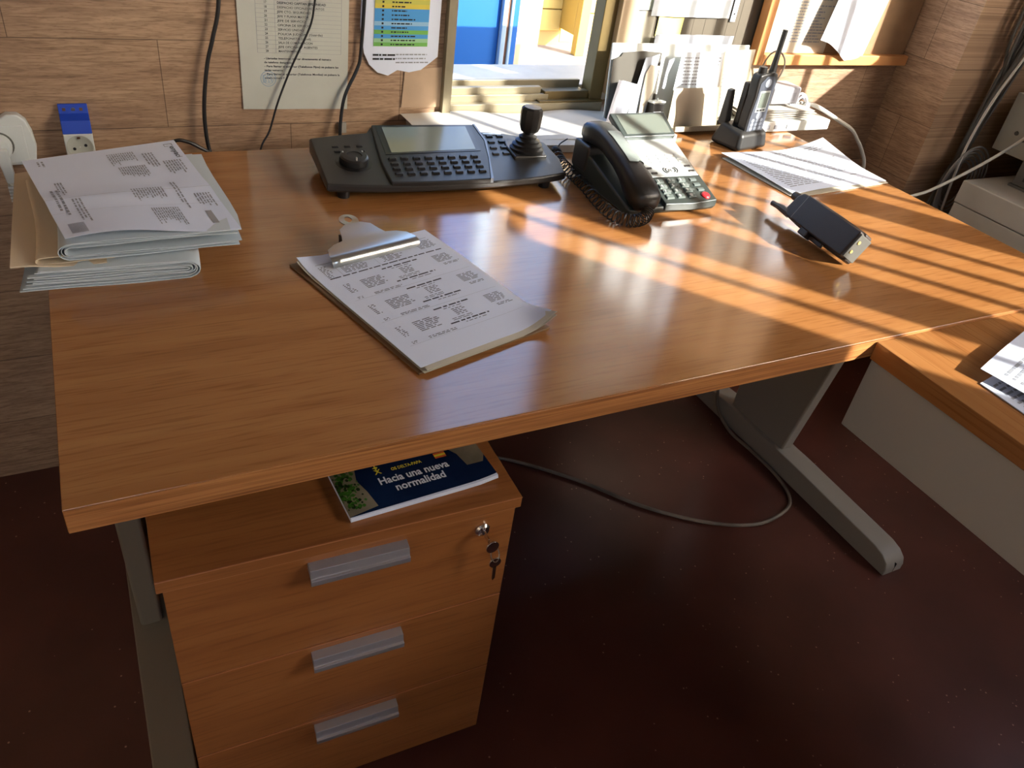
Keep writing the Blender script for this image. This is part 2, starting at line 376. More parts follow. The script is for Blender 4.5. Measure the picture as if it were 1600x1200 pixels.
win2 = struct('window_2', b, mat('beige_frame', (186, 166, 138), 0.45), bevel=0.0015, smooth=False)
MB().box(1.182, 1.585, 0.948, 0.952, 0.865, 2.03).build('glass_pane', GLASS, win2)
b = MB()
for i in range(12):
    b.box(1.183+i*0.0334, 1.183+i*0.0334+0.0325, 0.9455, 0.9475, 0.867, 1.02)
tag(b.build('dark_pane_slats', mat('pane_dark_brown', (96, 88, 76), 0.5)), 'grey brown vertical blind against the right window pane behind the taped papers', 'slats')  # slats stand in for the dark brown reflection in the glass

# ---- outside
struct('ground_outside', MB().box(-6, 12, 1.16, 14, -0.12, 0), PAVE, smooth=False)
t = thing('blue_container', 'bright blue metal hut wall seen through the open window', 'hut', (1.2, 3.0, 0))
MB().box(0.4, 1.90, 3.0, 4.2, 0, 2.4).build('wall_panel', BLUEW, t, bevel=0.01)
b = MB(); b.box(1.90, 1.925, 2.975, 3.03, 0, 2.4); b.box(1.945, 1.96, 2.98, 3.03, 0, 2.4); b.build('door_frame', STEELB, t, bevel=0.003)
b = MB(); b.box(1.925, 1.945, 2.99, 3.03, 0, 2.4); b.build('door_gap', mat('rust_gap', (118, 84, 66), 0.6), t)
b = MB(); b.box(1.96, 1.99, 2.985, 3.03, 0, 2.4); b.build('door_edge', BLUEW, t, bevel=0.003)
tag(MB().box(2.075, 2.235, 3.2, 3.4, 0, 2.6).build('pillar', CRMW, bevel=0.006), 'cream rendered pillar between the blue hut and the yellow booth', 'pillar')
t = thing('yellow_booth', 'pale yellow boarded booth outside the open window', 'booth', (2.9, 4.35, 0))
b = MB()
for k in range(18): b.box(2.62, 3.10, 4.45, 4.9, 0.10+k*0.14, 0.10+k*0.14+0.135)
b.build('board_cladding', YELW, t, bevel=0.006)
MB().box(2.6, 3.12, 4.47, 4.9, 0, 0.10).build('plinth', mat('plinth_tan', (170, 146, 96), 0.8), t)
b = MB(); b.box(3.10, 3.17, 4.2, 4.26, 0.0, 2.4); b.box(3.10, 3.17, 4.26, 4.5, 0.12, 2.4); b.build('corner_post', YELD, t, bevel=0.004)
b = MB()
for k in range(12): b.box(3.17, 4.4, 4.55, 4.75, 0.0+k*0.2, 0.0+k*0.2+0.195)
b.build('side_cladding', YELW, t, bevel=0.006)
MB().lathe([(0.0, 0), (0.02, 0), (0.026, 0.012), (0.0, 0.02)], (3.05, 4.45, 0.33), RX(pi/2), 16).build('knob', mat('knob_brown', (140, 110, 70), 0.5), t)
struct('added_shade_wall', MB().box(2.42, 3.15, 1.75, 1.9, 0, 1.13), CRMW, smooth=False)  # unseen wall added to throw shade on the lower blue hut

# ================================================================== DESKS
t = thing('office_desk', 'large cherry wood laminate office desk with grey metal legs', 'desk', (0.8, 0.4, 0))
b = MB(); b.box(0.0, 1.60, 0.0, 0.828, 0.7055, H)
b.build('desktop', DW, t, bevel=0.0012)
MB().box(0.001, 1.599, -0.0012, 0.0, 0.7065, 0.734).build('edge_band', EW, t)
def desk_leg(x0, x1, m):
    b = MB(); xm = (x0+x1)/2
    # foot bar with rounded toe
    prof = [(0.022, 0.0), (0.022, 0.018), (0.028, 0.034), (0.045, 0.046), (0.07, 0.052), (0.35, 0.06), (0.62, 0.06), (0.74, 0.05), (0.78, 0.035), (0.785, 0.0)]
    b.extr([(x0, y, z) for y, z in prof], (x1-x0, 0, 0))
    f = b.build('foot', m, t, bevel=0.003)
    MB().box(xm-0.0006, xm+0.0006, 0.0215, 0.03, 0.004, 0.03).build('toe_seam', BLK, f)
    b = MB()
    b.extr([(x0+0.012, 0.40, 0.055), (x0+0.012, 0.60, 0.055), (x0+0.012, 0.60, 0.62), (x0+0.012, 0.70, 0.7055), (x0+0.012, 0.22, 0.7055), (x0+0.012, 0.36, 0.36)], (x1-x0-0.024, 0, 0))
    b.build('leg', m, t, bevel=0.006)
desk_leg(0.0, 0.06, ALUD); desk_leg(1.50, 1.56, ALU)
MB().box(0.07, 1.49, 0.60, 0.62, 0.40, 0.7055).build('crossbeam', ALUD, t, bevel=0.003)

t = thing('return_desk', 'cherry wood side desk joined at right angles with grey metal front panel', 'desk', (1.3, -0.7, 0))
b = MB(); b.box(1.036, 1.82, -1.40, -0.0025, 0.7035, 0.7325)  # right side widened out of view to keep sun off the floor
b.build('desktop', wood('return_laminate', (150, 98, 54), (160, 108, 61), (167, 116, 68), 0.14, (22, 1.2, 22), 0.12, (260, 6, 260)), t, bevel=0.0012)
MB().box(1.046, 1.066, -1.38, 0.0, 0.576, 0.7035).build('modesty_panel', mat('panel_grey', (178, 174, 166), 0.4), t, bevel=0.002)
for y in (-1.34,):
    MB().box(1.05, 1.10, y, y+0.5, 0, 0.05).build('foot', ALU, t, bevel=0.006); MB().box(1.055, 1.095, y+0.15, y+0.35, 0.05, 0.7035).build('leg', ALU, t, bevel=0.006)
    MB().box(1.55, 1.60, y, y+0.5, 0, 0.05).build('foot', ALU, t, bevel=0.006); MB().box(1.555, 1.595, y+0.15, y+0.35, 0.05, 0.7035).build('leg', ALU, t, bevel=0.006)

# ---- drawer pedestal
t = thing('drawer_pedestal', 'cherry wood three drawer pedestal with silver handles under the desk', 'drawer unit', (0.06, 0.036, 0), radians(-1.6))
def loc(mb, name, m, par, **k): return mb.build(name, m, par, local=True, **k)
loc(MB().box(0.004, 0.430, 0.022, 0.60, 0.03, 0.557), 'body', PW, t, bevel=0.001)
top = loc(MB().box(-0.002, 0.434, -0.004, 0.60, 0.557, 0.575), 'top_panel', PW, t, bevel=0.0008)
loc(MB().box(-0.002, 0.434, -0.0044, -0.004, 0.5735, 0.5746), 'edge_strip', PE, top)
for k in range(4): loc(MB().lathe([(0.0, 0), (0.018, 0), (0.018, 0.03), (0.0, 0.03)], ((0.05, 0.38)[k % 2], (0.07, 0.52)[k//2], 0), n=16), 'castor', BLK, t)
for k, (z0, z1) in enumerate(((0.3805, 0.552), (0.2075, 0.379), (0.034, 0.206))):
    d = loc(MB().box(0.004, 0.430, 0.002, 0.020, z0, z1), 'drawer', PW, t, bevel=0.001)
    loc(MB().box(0.0045, 0.4295, 0.0012, 0.0022, z1-0.0012, z1), 'edge_strip', PE, d)
    hz = z1-0.010
    prof = [(0.002, hz), (-0.010, hz-0.003), (-0.013, hz-0.0135), (-0.0165, hz-0.0145), (-0.0165, hz-0.0225), (-0.0145, hz-0.0225), (-0.011, hz-0.0155), (0.002, hz-0.010)]
    h = MB().extr([(0.160, y, z) for y, z in prof], (0.122, 0, 0))
    loc(h, 'handle', HAND, d, bevel=0.0006)
    if k == 0:
        loc(MB().lathe([(0, 0), (0.0105, 0), (0.0105, 0.003), (0.008, 0.0055), (0, 0.0055)], (0.385, 0.002, z1-0.026), RX(pi/2)), 'lock', CHROME, d)
# keys hang from the lock: a thing of their own
t = thing('key_ring', 'two small silver keys hanging from the pedestal lock', 'keys', (0.445, 0.02, 0.526))
b = MB(); b.box(0.4435, 0.4455, 0.004, 0.022, 0.522, 0.530)
b.extr([(0.4445+0.009*cos(a)+0.004, 0.002+0.0*a, 0.517+0.010*sin(a)) for a in [2*pi*k/16 for k in range(16)]], (0.0006, -0.0022, 0)); b.build('key', CHROME, t, bevel=0.0004)
b = MB(); c0 = Vector((0.4535, -0.001, 0.503)); b.tube([c0+Vector((0.006*cos(a), 0.005*sin(a), 0.009*sin(a))) for a in [2*pi*k/16 for k in range(17)]], 0.0009, 6, smooth=1)
b.build('ring', CHROME, t)
b = MB()
b.extr([(0.455+0.0085*cos(a), 0.000, 0.487+0.009*sin(a)) for a in [2*pi*k/14 for k in range(14)]], (0.0006, -0.0020, 0))
b.extr([(0.4525, 0.000, 0.480), (0.4575, 0.000, 0.480), (0.4580, 0.000, 0.456), (0.4550, 0.000, 0.452), (0.4535, 0.000, 0.456)], (0.0006, -0.0020, 0))
b.build('key', CHROME, t, bevel=0.0003)

# ---- magazine on the pedestal
t = thing('magazine', 'navy covered magazine titled Hacia una nueva normalidad on the pedestal', 'magazine', (0.37, 0.15, 0.576))
zz = 0.5756
def mag(u, v): return (0, 0, 0.004*max(0, (u-0.8)/0.2)**2*(1-v))
Sp = surf((0.276, 0.047, zz+0.006), (0.476, 0.057, zz+0.006), (0.464, 0.335, zz+0.006), (0.262, 0.327, zz+0.006))
b = MB(); b.grid(surf((0.2765, 0.0475, zz+0.0065), (0.475, 0.0575, zz+0.0065), (0.463, 0.333, zz+0.0065), (0.263, 0.325, zz+0.0065), mag), 8, 6, 0.0062)
b.build('page_block', PAPER, t)
Sm = surf((0.276, 0.049, zz+0.0075), (0.4745, 0.061, zz+0.0075), (0.463, 0.335, zz+0.0075), (0.262, 0.327, zz+0.0075), mag)
NAVY = mat('cover_navy', (18, 36, 66), 0.22, vary=0.3); MGREEN = mat('cover_leaves', (60, 110, 34), 0.3, bump=1, bscale=300, vary=0.9); MSTONE = mat('cover_stone', (128, 118, 98), 0.3, vary=0.5)
FO = mat('flag_orange', (206, 92, 40), 0.3); FYL = mat('cover_yellow', (222, 206, 60), 0.3); TWH = mat('title_white', (222, 226, 234), 0.3)
b = MB(); b.grid(Sm, 16, 16, 0.0006)
rng = random.Random(3)
def blob(mb, S, pts, mi, off): mb.mi = mi; mb.add([S(u, v)+nrm(S, u, v)*off for u, v in pts], [tuple(range(len(pts)))]); mb.mi = 0
blob(b, Sm, [(0.0, 0.0), (0.19, 0.02), (0.17, 0.12), (0.14, 0.2), (0.17, 0.3), (0.16, 0.5), (0.2, 0.8), (0, 0.9)], 2, 0.0002)
for k in range(260):
    u, v = rng.random()*0.15*(0.6+rng.random()*0.4), 0.04+rng.random()*0.42; r_ = 0.004+rng.random()*0.009
    blob(b, Sm, [(max(0, u+r_*cos(a+k)*1.1), v+r_*sin(a+k)) for a in (0.3, 1.4, 2.4, 3.6, 4.6, 5.6)], (1, 6)[k % 3 == 0], 0.00025+k*0.000002)
blob(b, Sm, [(0.97, 0.10), (1, 0.14), (1, 0.6), (0.72, 0.6), (0.76, 0.3), (0.84, 0.2), (0.86, 0.11)], 2, 0.0002)
text(b, Sm, 'Hacia una nueva', 0.265, 0.135, 0.0175, 3, 0.025, 0.096, 0.0006)
text(b, Sm, 'normalidad', 0.345, 0.075, 0.0175, 3, 0.025, 0.068, 0.0006)
text(b, Sm, 'OS DELTA-PAPA', 0.38, 0.205, 0.0075, 4, 0.02, 0.042, 0.0006)
ink(b, Sm, [(0.285, 0.225, 0.293, 0.262), (0.272, 0.245, 0.305, 0.251)], 4, 0.0006)
text(b, Sm, 'X', 0.270, 0.205, 0.012, 4, 0.02, None, 0.0006); text(b, Sm, 'o', 0.278, 0.24, 0.009, 4, 0.02, None, 0.0006)
ink(b, Sm, [(0.69, 0.205, 0.77, 0.242)], 5, 0.0005); ink(b, Sm, [(0.69, 0.217, 0.77, 0.230)], 4, 0.0006)
b.build('cover', [NAVY, MGREEN, MSTONE, TWH, FYL, FO, mat('cover_dark_leaves', (24, 44, 16), 0.3)], t)

# ================================================================== ON THE DESK
# ---- clipboard
t = thing('clipboard', 'brown hardboard clipboard with a steel clip lying on the desk', 'clipboard', (0.43, 0.27, H))
A, B, C_, D = Vector((0.374, 0.102, H)), Vector((0.577, 0.151, H)), Vector((0.502, 0.447, H)), Vector((0.293, 0.393, H))
b = MB(); b.prism([(p.x, p.y) for p in (A, B, C_, D)], H+0.0002, H+0.0032); b.build('board', HARDB, t, bevel=0.0008)
ex = (C_-D).normalized(); ey = (D-A).normalized(); ez = Vector((0, 0, 1)); ey = ez.cross(ex)
O = Vector((0.407, 0.413, H+0.008))
def F(x, y, z): return O+ex*x+ey*y+ez*z
b = MB()
def shell(rows, w=None):   # rows of (y,z,halfwidth)
    n = 10; vs = []
    for y, z, hw in rows:
        for k in range(n+1): vs.append(F(-hw+2*hw*k/n, y, z))
    m = len(rows); vs += [v-ez*0.0011 for v in vs]; K = m*(n+1); fs = []
    for i in range(m-1):
        for k in range(n):
            a = i*(n+1)+k; fs += [(a, a+1, a+n+2, a+n+1), (K+a, K+a+n+1, K+a+n+2, K+a+1)]
        for a in (i*(n+1), i*(n+1)+n): fs.append((a, a+n+1, K+a+n+1, K+a))
    for k in range(n): fs += [(k, K+k, K+k+1, k+1), ((m-1)*(n+1)+k, (m-1)*(n+1)+k+1, K+(m-1)*(n+1)+k+1, K+(m-1)*(n+1)+k)]
    b.add(vs, fs)
shell([(-0.036, 0.0005, 0.072), (-0.035, 0.006, 0.073), (-0.032, 0.0105, 0.073), (-0.024, 0.013, 0.072), (-0.010, 0.0145, 0.066), (-0.002, 0.0155, 0.052), (0.002, 0.016, 0.036), (0.012, 0.018, 0.031), (0.026, 0.021, 0.026), (0.034, 0.0225, 0.013)])
b.build('clip', STEEL, t, ang=50)
b = MB(); ring = []
for k in range(24):
    a = 2*pi*k/24; ring.append((cos(a), sin(a)))
vs = [F(0.0145*x, 0.044+0.0145*y, 0.0235+0.002*y) for x, y in ring]+[F(0.0055*x, 0.046+0.0055*y, 0.0235+0.002*y) for x, y in ring]
vs += [v-ez*0.0015 for v in vs]; fs = []
for k in range(24):
    j = (k+1) % 24; fs += [(k, j, 24+j, 24+k), (48+k, 72+k, 72+j, 48+j), (k, 48+k, 48+j, j), (24+k, 24+j, 72+j, 72+k)]
b.add(vs, fs); b.build('hanging_loop', STEEL, t)
b = MB(); vs = []
b.extr([F(-0.034, 0.004, -0.004), F(-0.034, 0.014, -0.004), F(-0.030, 0.022, 0.016), F(-0.030, 0.006, 0.016)], ex*0.002); b.extr([F(0.032, 0.004, -0.004), F(0.032, 0.014, -0.004), F(0.028, 0.022, 0.016), F(0.028, 0.006, 0.016)], ex*0.002)
b.extr([F(-0.034, 0.002, -0.0046), F(0.034, 0.002, -0.0046), F(0.034, 0.03, -0.0046), F(-0.034, 0.03, -0.0046)], ez*0.001)
b.build('clip_base', mat('dark_steel', (90, 88, 84), 0.3, 0.9), t)
# papers held by it
def clipdisp(lift, ph):
    def f(u, v):
        z = 0.0015*sin(3*u+ph)*sin(4*v+ph)
        z += 0.016*max(0, (u-0.72)/0.28)**2*max(0, (0.16-v)/0.16)*lift+0.006*max(0, (v-0.9)/0.1)*max(0, (0.18-u)/0.18)
        return (0, 0, z+0.001)
    return f
def under(k, off, m, rot=0.0):
    P = [Vector((0.378, 0.099, 0)), Vector((0.580, 0.153, 0)), Vector((0.502, 0.440, 0)), Vector((0.300, 0.386, 0))]
    z = H+0.0036+k*0.0005
    return surf(*[Vector((p.x+off[0], p.y+off[1], z)) for p in P], clipdisp(1.3-k*0.12, k*0.4))
b = MB()
for k, (off, m) in enumerate((((0.001, -0.001), 0), ((0.006, 0.002), 0), ((0.003, 0.004), 0), ((0.005, 0.0), 0))):
    b.grid(under(k, off, m), 12, 14, 0.0003)
stk = b.build('paper_stack', mat('aged_paper', (196, 188, 168), 0.75), bevel=0)
tag(stk, 'curled stack of aged sheets beneath the top printed page on the clipboard', 'papers')
Sc = surf((0.376, 0.104, H+0.0066), (0.582, 0.163, H+0.0066), (0.514, 0.448, H+0.0066), (0.303, 0.392, H+0.0066), clipdisp(1.0, 1.7))
b = MB(); b.grid(Sc, 22, 28, 0.0003); rng = random.Random(11)
R = []; Rb = []
R += lines(rng, 0.20, 0.80, 0.38, 0.90, 9, 0.6, 0.35, 0.04); R += lines(rng, 0.07, 0.79, 0.13, 0.90, 9, 0.6, 0.4, 0.02)
R += lines(rng, 0.47, 0.80, 0.66, 0.90, 9, 0.6, 0.4, 0.04, indent=0.05); R += lines(rng, 0.80, 0.82, 0.94, 0.90, 8, 0.6, 0.2, 0.04)
Rb += lines(rng, 0.07, 0.775, 0.93, 0.785, 1, 0.8, 0.0, 0.06)
for base in (0.745, 0.535, 0.325):
    Rb += lines(rng, 0.42, base-0.004, 0.70, base+0.008, 1, 0.75, 0.0, 0.06); R += lines(rng, 0.48, base-0.018, 0.62, base-0.008, 1, 0.6, 0, 0.04)
    R += lines(rng, 0.22, base-0.115, 0.40, base-0.03, 7, 0.6, 0.35, 0.05); R += lines(rng, 0.10, base-0.115, 0.15, base-0.03, 7, 0.6, 0.4, 0.02)
    R += lines(rng, 0.52, base-0.085, 0.62, base-0.025, 5, 0.6, 0.2, 0.04); R += lines(rng, 0.80, base-0.075, 0.94, base-0.005, 7, 0.6, 0.2, 0.05)
    R += lines(rng, 0.46, base-0.115, 0.62, base-0.092, 2, 0.5, 0.1, 0.05)
    Rb += lines(rng, 0.42, base-0.135, 0.72, base-0.123, 1, 0.75, 0.0, 0.06); R += lines(rng, 0.52, base-0.15, 0.68, base-0.14, 1, 0.6, 0, 0.04)
    R += lines(rng, 0.22, base-0.175, 0.44, base-0.155, 2, 0.6, 0.1, 0.04); R += lines(rng, 0.10, base-0.175, 0.14, base-0.155, 2, 0.6, 0.1, 0.02)
    R += lines(rng, 0.82, base-0.11, 0.95, base-0.09, 2, 0.6, 0.1, 0.04)
    ink(b, Sc, [(0.07, base-0.1815, 0.95, base-0.1805)], 3, 0.0003)
ink(b, Sc, [(u0, v0, u1, v0+(v1-v0)*0.75) for u0, v0, u1, v1 in R], 4); ink(b, Sc, Rb, 1); ink(b, Sc, [(0.17, 0.785, 0.172, 0.91), (0.07, 0.917, 0.93, 0.920), (0.45, 0.786, 0.4515, 0.90)], 3)
tag(b.build('printed_sheet', [PAPER, INK, INKB, INKL, mat('ink_mid', (100, 102, 110), 0.7)]), 'white printed sheet on top of the pile held by the clipboard', 'paper')

# ---- newspapers and bill
def fold_profile(cx, zc, L, rout, n, gap, side, closed=True):
    return None
def ustack(mb, xs, zlist, xfold, y0, y1, wob, th=0.0011):
    # nested U folds: zlist = [(z_low, z_high, x_open_low, x_open_high)], fold at xfold (sign by xs)
    for k, (zl, zh, xl, xh) in enumerate(zlist):
        r = (zh-zl)/2; zc = (zh+zl)/2; xf = xfold-xs*k*0.0022; pts = []
        for i in range(9): pts.append((xl+(xf-xs*r-xl)*i/8, zl+wob*sin(i*0.9+k)))
        for i in range(1, 8):
            a = -pi/2+pi*i/8; pts.append((xf-xs*r+xs*r*1.6*cos(a), zc+r*sin(a)))
        for i in range(9): pts.append((xf-xs*r+(xh-(xf-xs*r))*i/8, zh+wob*sin(i*0.8+k*2)))
        vs = []; n = len(pts)
        nor = []
        for i in range(n):
            a = Vector(pts[max(i-1, 0)]); c = Vector(pts[min(i+1, n-1)]); d = (c-a).normalized(); nor.append(Vector((-d.y, d.x)))
        ny = 6
        for s_ in (0, 1):
            for j in range(ny+1):
                y = y0+(y1-y0)*j/ny
                for i, p in enumerate(pts): q = Vector(p)+nor[i]*th*s_; vs.append((q.x+0.004*sin(j*0.7+k)*(1 if j else 0), y+0.0015*sin(k*2.1), q.y))
        K = n*(ny+1); fs = []
        for j in range(ny):
            for i in range(n-1):
                a = j*n+i; fs += [(a, a+1, a+n+1, a+n), (K+a, K+a+n, K+a+n+1, K+a+1)]
        for i in range(n-1): fs += [(i, K+i, K+i+1, i+1), (ny*n+i, ny*n+i+1, K+ny*n+i+1, K+ny*n+i)]
        for j in range(ny):
            for i in (0, n-1): a = j*n+i; fs.append((a, a+n, K+a+n, K+a))
        mb.add(vs, fs)
b = MB(); b.M = Matrix.Translation((0, 0.395, 0)) @ Matrix.Rotation(radians(-2.5), 4, 'Z')
ustack(b, 1, [(H+0.0005, H+0.0265, -0.030, -0.006), (H+0.0075, H+0.0235, -0.022, -0.010), (H+0.0105, H+0.0205, -0.014, -0.018), (H+0.013, H+0.0175, -0.020, -0.012)], 0.170, 0.0, 0.275, 0.0006)
ustack(b, 1, [(H+0.0035, H+0.025, -0.026, -0.004)], 0.168, 0.001, 0.273, 0.0004)
tag(b.build('folded_newspaper', [NEWS]), 'thick folded newspaper at the bottom of the pile with its fold facing right', 'newspaper')
b = MB(); Se = surf((-0.034, 0.405, H+0.0285), (0.07, 0.402, H+0.0285), (0.075, 0.700, H+0.034), (-0.028, 0.680, H+0.034), lambda u, v: (0, 0, 0.003*sin(5*u+1)))
b.grid(Se, 8, 6, 0.002)  # separate tan layer over the left part of the lower newspaper
ink(b, Se, [(0.62+k*0.05, 0.15, 0.63+k*0.05, 0.6) for k in range(5)], 1)
tag(b.build('tan_layer', [TAN, mat('tan_ink', (110, 92, 70), 0.8)]), 'tan layer between the two folded newspapers', 'paper')
b = MB(); b.M = Matrix.Translation((0, 0.402, 0)) @ Matrix.Rotation(radians(1.0), 4, 'Z')
ustack(b, -1, [(H+0.034, H+0.055, 0.232, 0.222), (H+0.037, H+0.053, 0.228, 0.236), (H+0.040, H+0.051, 0.235, 0.230)], 0.026, 0.0, 0.27, 0.0007, 0.0009)
b.mi = 1; ustack(b, -1, [(H+0.0315, H+0.0385, 0.08, 0.07)], -0.004, 0.002, 0.25, 0.0006, 0.0008)
tag(b.build('folded_newspaper', [NEWS, TAN]), 'loosely folded newspaper directly under the white bill with its rounded fold facing left', 'newspaper')
t = None
def bd(u, v): return (0, 0, 0.005*sin(2.6*u+0.5)*(1-v)+0.003*max(0, 1-abs(v-0.42)/0.12)+0.004*sin(6*u)*(1-v)**3)
# reading direction of the bill runs towards the camera: u along +x, v along +y
Sb = surf((0.030, 0.408, H+0.0585), (0.236, 0.408, H+0.056), (0.194, 0.722, H+0.062), (-0.014, 0.660, H+0.062), bd)
b = MB(); b.grid(Sb, 20, 26, 0.0004); rng = random.Random(5)
# text columns are rotated a quarter turn on the page
def vlines(u0, v0, u1, v1, cols, fill=0.5, ragged=0.4, word=0.03):
    return [(u0+y-0, 1-x2, u0+y2, 1-x) for (x, y, x2, y2) in lines(rng, 1-v1, 0, 1-v0, u1-u0, cols, fill, ragged, word, 0.008)]
W = []
for (u0, v0, u1, v1, c) in ((0.50, 0.76, 0.68, 0.92, 12), (0.52, 0.60, 0.70, 0.74, 12), (0.50, 0.32, 0.70, 0.45, 12), (0.55, 0.06, 0.72, 0.24, 12), (0.72, 0.70, 0.80, 0.88, 4), (0.82, 0.60, 0.95, 0.76, 7), (0.86, 0.22, 0.97, 0.36, 6), (0.76, 0.2, 0.8, 0.5, 2)):
    W += vlines(u0, v0, u1, v1, c)
for (u0, v0, u1, v1, c) in ((0.07, 0.84, 0.12, 0.95, 2), (0.10, 0.45, 0.15, 0.64, 3), (0.05, 0.22, 0.11, 0.55, 2), (0.14, 0.12, 0.20, 0.40, 3)): W += vlines(u0, v0, u1, v1, c)
ink(b, Sb, W, 1, 0.0004)
ink(b, Sb, [(0.052+k*0.0045, 0.03, 0.0535+k*0.0045, 0.14) for k in range(20)], 2, 0.0004)
ink(b, Sb, [(0.86, 0.07, 0.90, 0.19)], 3, 0.0004)
ink(b, Sb, [(0.0, 0.418, 1.0, 0.4195), (0.0, 0.27, 1.0, 0.271)], 3, 0.0003)
ink(b, Sb, [(0.905, 0.955, 0.965, 0.959), (0.905, 0.928, 0.908, 0.958), (0.905, 0.927, 0.93, 0.93), (0.96, 0.93, 0.964, 0.958)], 2, 0.0004)
def rtext(S, txt, u, v, h, mi, w):
    vs, fs = glyphs(txt, 0.01); x1 = max(x for x, _ in vs); kx = w/x1; b.mi = mi
    b.add([S(u+y*h/S.U, v-x*kx/S.V)+nrm(S, 0.5, 0.5)*0.0005 for x, y in vs], fs); b.mi = 0
rtext(Sb, 'enyaci', 0.935, 0.925, 0.012, 2, 0.036)
tag(b.build('printed_bill', [PAPER, INKL, INK, mat('bar_grey', (150, 150, 152), 0.7)]), 'white printed bill with a barcode lying on top of the newspaper pile', 'paper')

# ---- CCTV keyboard controller
t = thing('control_keyboard', 'black surveillance control keyboard with joystick, dial and small screen', 'control keyboard', (0.402, 0.588, H), radians(-2.4))
zt = lambda x, y: 0.028+0.14*y
body = [(0, 0.006), (0.045, -0.002), (0.10, -0.008), (0.16, -0.011), (0.215, -0.012), (0.27, -0.011), (0.33, -0.008), (0.385, -0.002), (0.435, 0.008), (0.447, 0.06), (0.443, 0.118), (0.425, 0.135), (0.37, 0.158), (0.322, 0.166), (0.315, 0.186), (0.120, 0.190), (0.108, 0.17), (0.05, 0.163), (0.004, 0.154)]
lower = [(x*0.97+0.006, y*0.96+0.004) for x, y in body]
b = MB(); n = len(body)
rows = [[(x, y, 0.013) for x, y in lower], [(x, y, 0.017+0.06*y) for x, y in body], [(x, y, zt(x, y)-0.003) for x, y in body], [(x*0.99+0.002, y*0.975+0.002, zt(x, y)) for x, y in body]]
vs = sum(rows, []); fs = [(k*n+i, k*n+(i+1) % n, (k+1)*n+(i+1) % n, (k+1)*n+i) for k in range(3) for i in range(n)]
fs += [tuple(range(n-1, -1, -1)), tuple(range(3*n, 4*n))]
b.add(vs, fs); loc(b, 'housing', BLK2, t, bevel=0.0012)
cp = [(0.103, -0.007), (0.16, -0.0105), (0.215, -0.0115), (0.28, -0.010), (0.303, 0.06), (0.318, 0.12), (0.318, 0.183), (0.122, 0.187), (0.112, 0.12), (0.104, 0.06)]
b = MB(); b.prism(cp, lambda x, y: zt(x, y)-0.004, lambda x, y: zt(x, y)+0.0055); loc(b, 'centre_console', BLK, t, bevel=0.0025)
b = MB(); b.prism([(0.279, -0.0102), (0.284, -0.010), (0.3215, 0.12), (0.3215, 0.183), (0.3175, 0.183), (0.3175, 0.121), (0.302, 0.06)], lambda x, y: zt(x, y)-0.002, lambda x, y: zt(x, y)+0.0062); loc(b, 'trim_strip', mat('grey_trim', (110, 116, 126), 0.3, 0.4), t)
b = MB(); b.prism([(0.118, 0.080), (0.296, 0.084), (0.309, 0.178), (0.128, 0.180)], lambda x, y: zt(x, y)+0.003, lambda x, y: zt(x, y)+0.0062); bz = loc(b, 'screen_bezel', DKEY, t)
b = MB(); b.prism([(0.130, 0.086), (0.288, 0.089), (0.299, 0.173), (0.138, 0.175)], lambda x, y: zt(x, y)+0.005, lambda x, y: zt(x, y)+0.0066); loc(b, 'screen', SCR, bz)
k0 = None
def key(x, y, w=0.014, d=0.0075, h=0.0036, base=0.0055, name='key'):
    b = MB(); z = zt(x, y)+base
    b.hexa([(x, y, zt(x, y)+base-0.001), (x+w, y, zt(x, y)+base-0.001), (x+w, y+d, zt(x, y+d)+base-0.001), (x, y+d, zt(x, y+d)+base-0.001)],
           [(x+0.001, y+0.001, z+h), (x+w-0.001, y+0.001, z+h), (x+w-0.001, y+d-0.001, zt(x, y+d)+base+h), (x+0.001, y+d-0.001, zt(x, y+d)+base+h)])
    loc(b, name, DKEY, t, bevel=0.0008)
for r_ in range(4):
    for c in range(8): key(0.118+c*0.0215+r_*-0.001, 0.060-r_*0.0165)
for r_ in range(4):
    for c in range(2): key(0.330-r_*0.004+c*0.021, 0.140-r_*0.021, 0.014, 0.008, 0.003, 0.0)
for r_ in range(2):
    for c in range(3): key(0.035+c*0.021, 0.118-r_*0.016, 0.012, 0.006, 0.002, 0.0)
b = MB(); x, y = 0.328, 0.158; b.prism([(x, y-0.006), (x+0.036, y-0.010), (x+0.036, y-0.004), (x, y)], zt(x, y)-0.002, zt(x, y)+0.0006); loc(b, 'label_plate', SILV, t)
xd, yd = 0.060, 0.070; Rt = RX(math.atan(0.14))
dl = loc(MB().lathe([(0, -0.002), (0.031, -0.002), (0.031, 0.0005), (0.028, 0.0008), (0.0, 0.0008)], (xd, yd, zt(xd, yd)), Rt, 32), 'dial_recess', DKEY, t)
loc(MB().lathe([(0, 0), (0.0235, 0), (0.0245, 0.004), (0.0235, 0.011), (0.021, 0.013), (0.013, 0.0135), (0.0125, 0.012), (0.0, 0.012)], (xd, yd, zt(xd, yd)), Rt, 36), 'jog_dial', BLK, dl)
for a in range(3):
    an = a*2.1+0.5; loc(MB().box(xd+0.019*cos(an)-0.001, xd+0.019*cos(an)+0.001, yd+0.019*sin(an)-0.002, yd+0.019*sin(an)+0.002, zt(xd, yd)+0.009, zt(xd, yd)+0.0155), 'dial_mark', SILV, dl)
xj, yj = 0.390, 0.084; zj = zt(xj, yj)
b = MB(); b.prism([(xj-0.036, yj-0.025), (xj+0.030, yj-0.025), (xj+0.034, yj+0.02), (xj+0.02, yj+0.04), (xj-0.03, yj+0.042), (xj-0.036, yj+0.02)], zj-0.006, lambda x, y: zj+0.005+0.1*(y-yj)); jb = loc(b, 'joystick_base', BLK2, t, bevel=0.003)
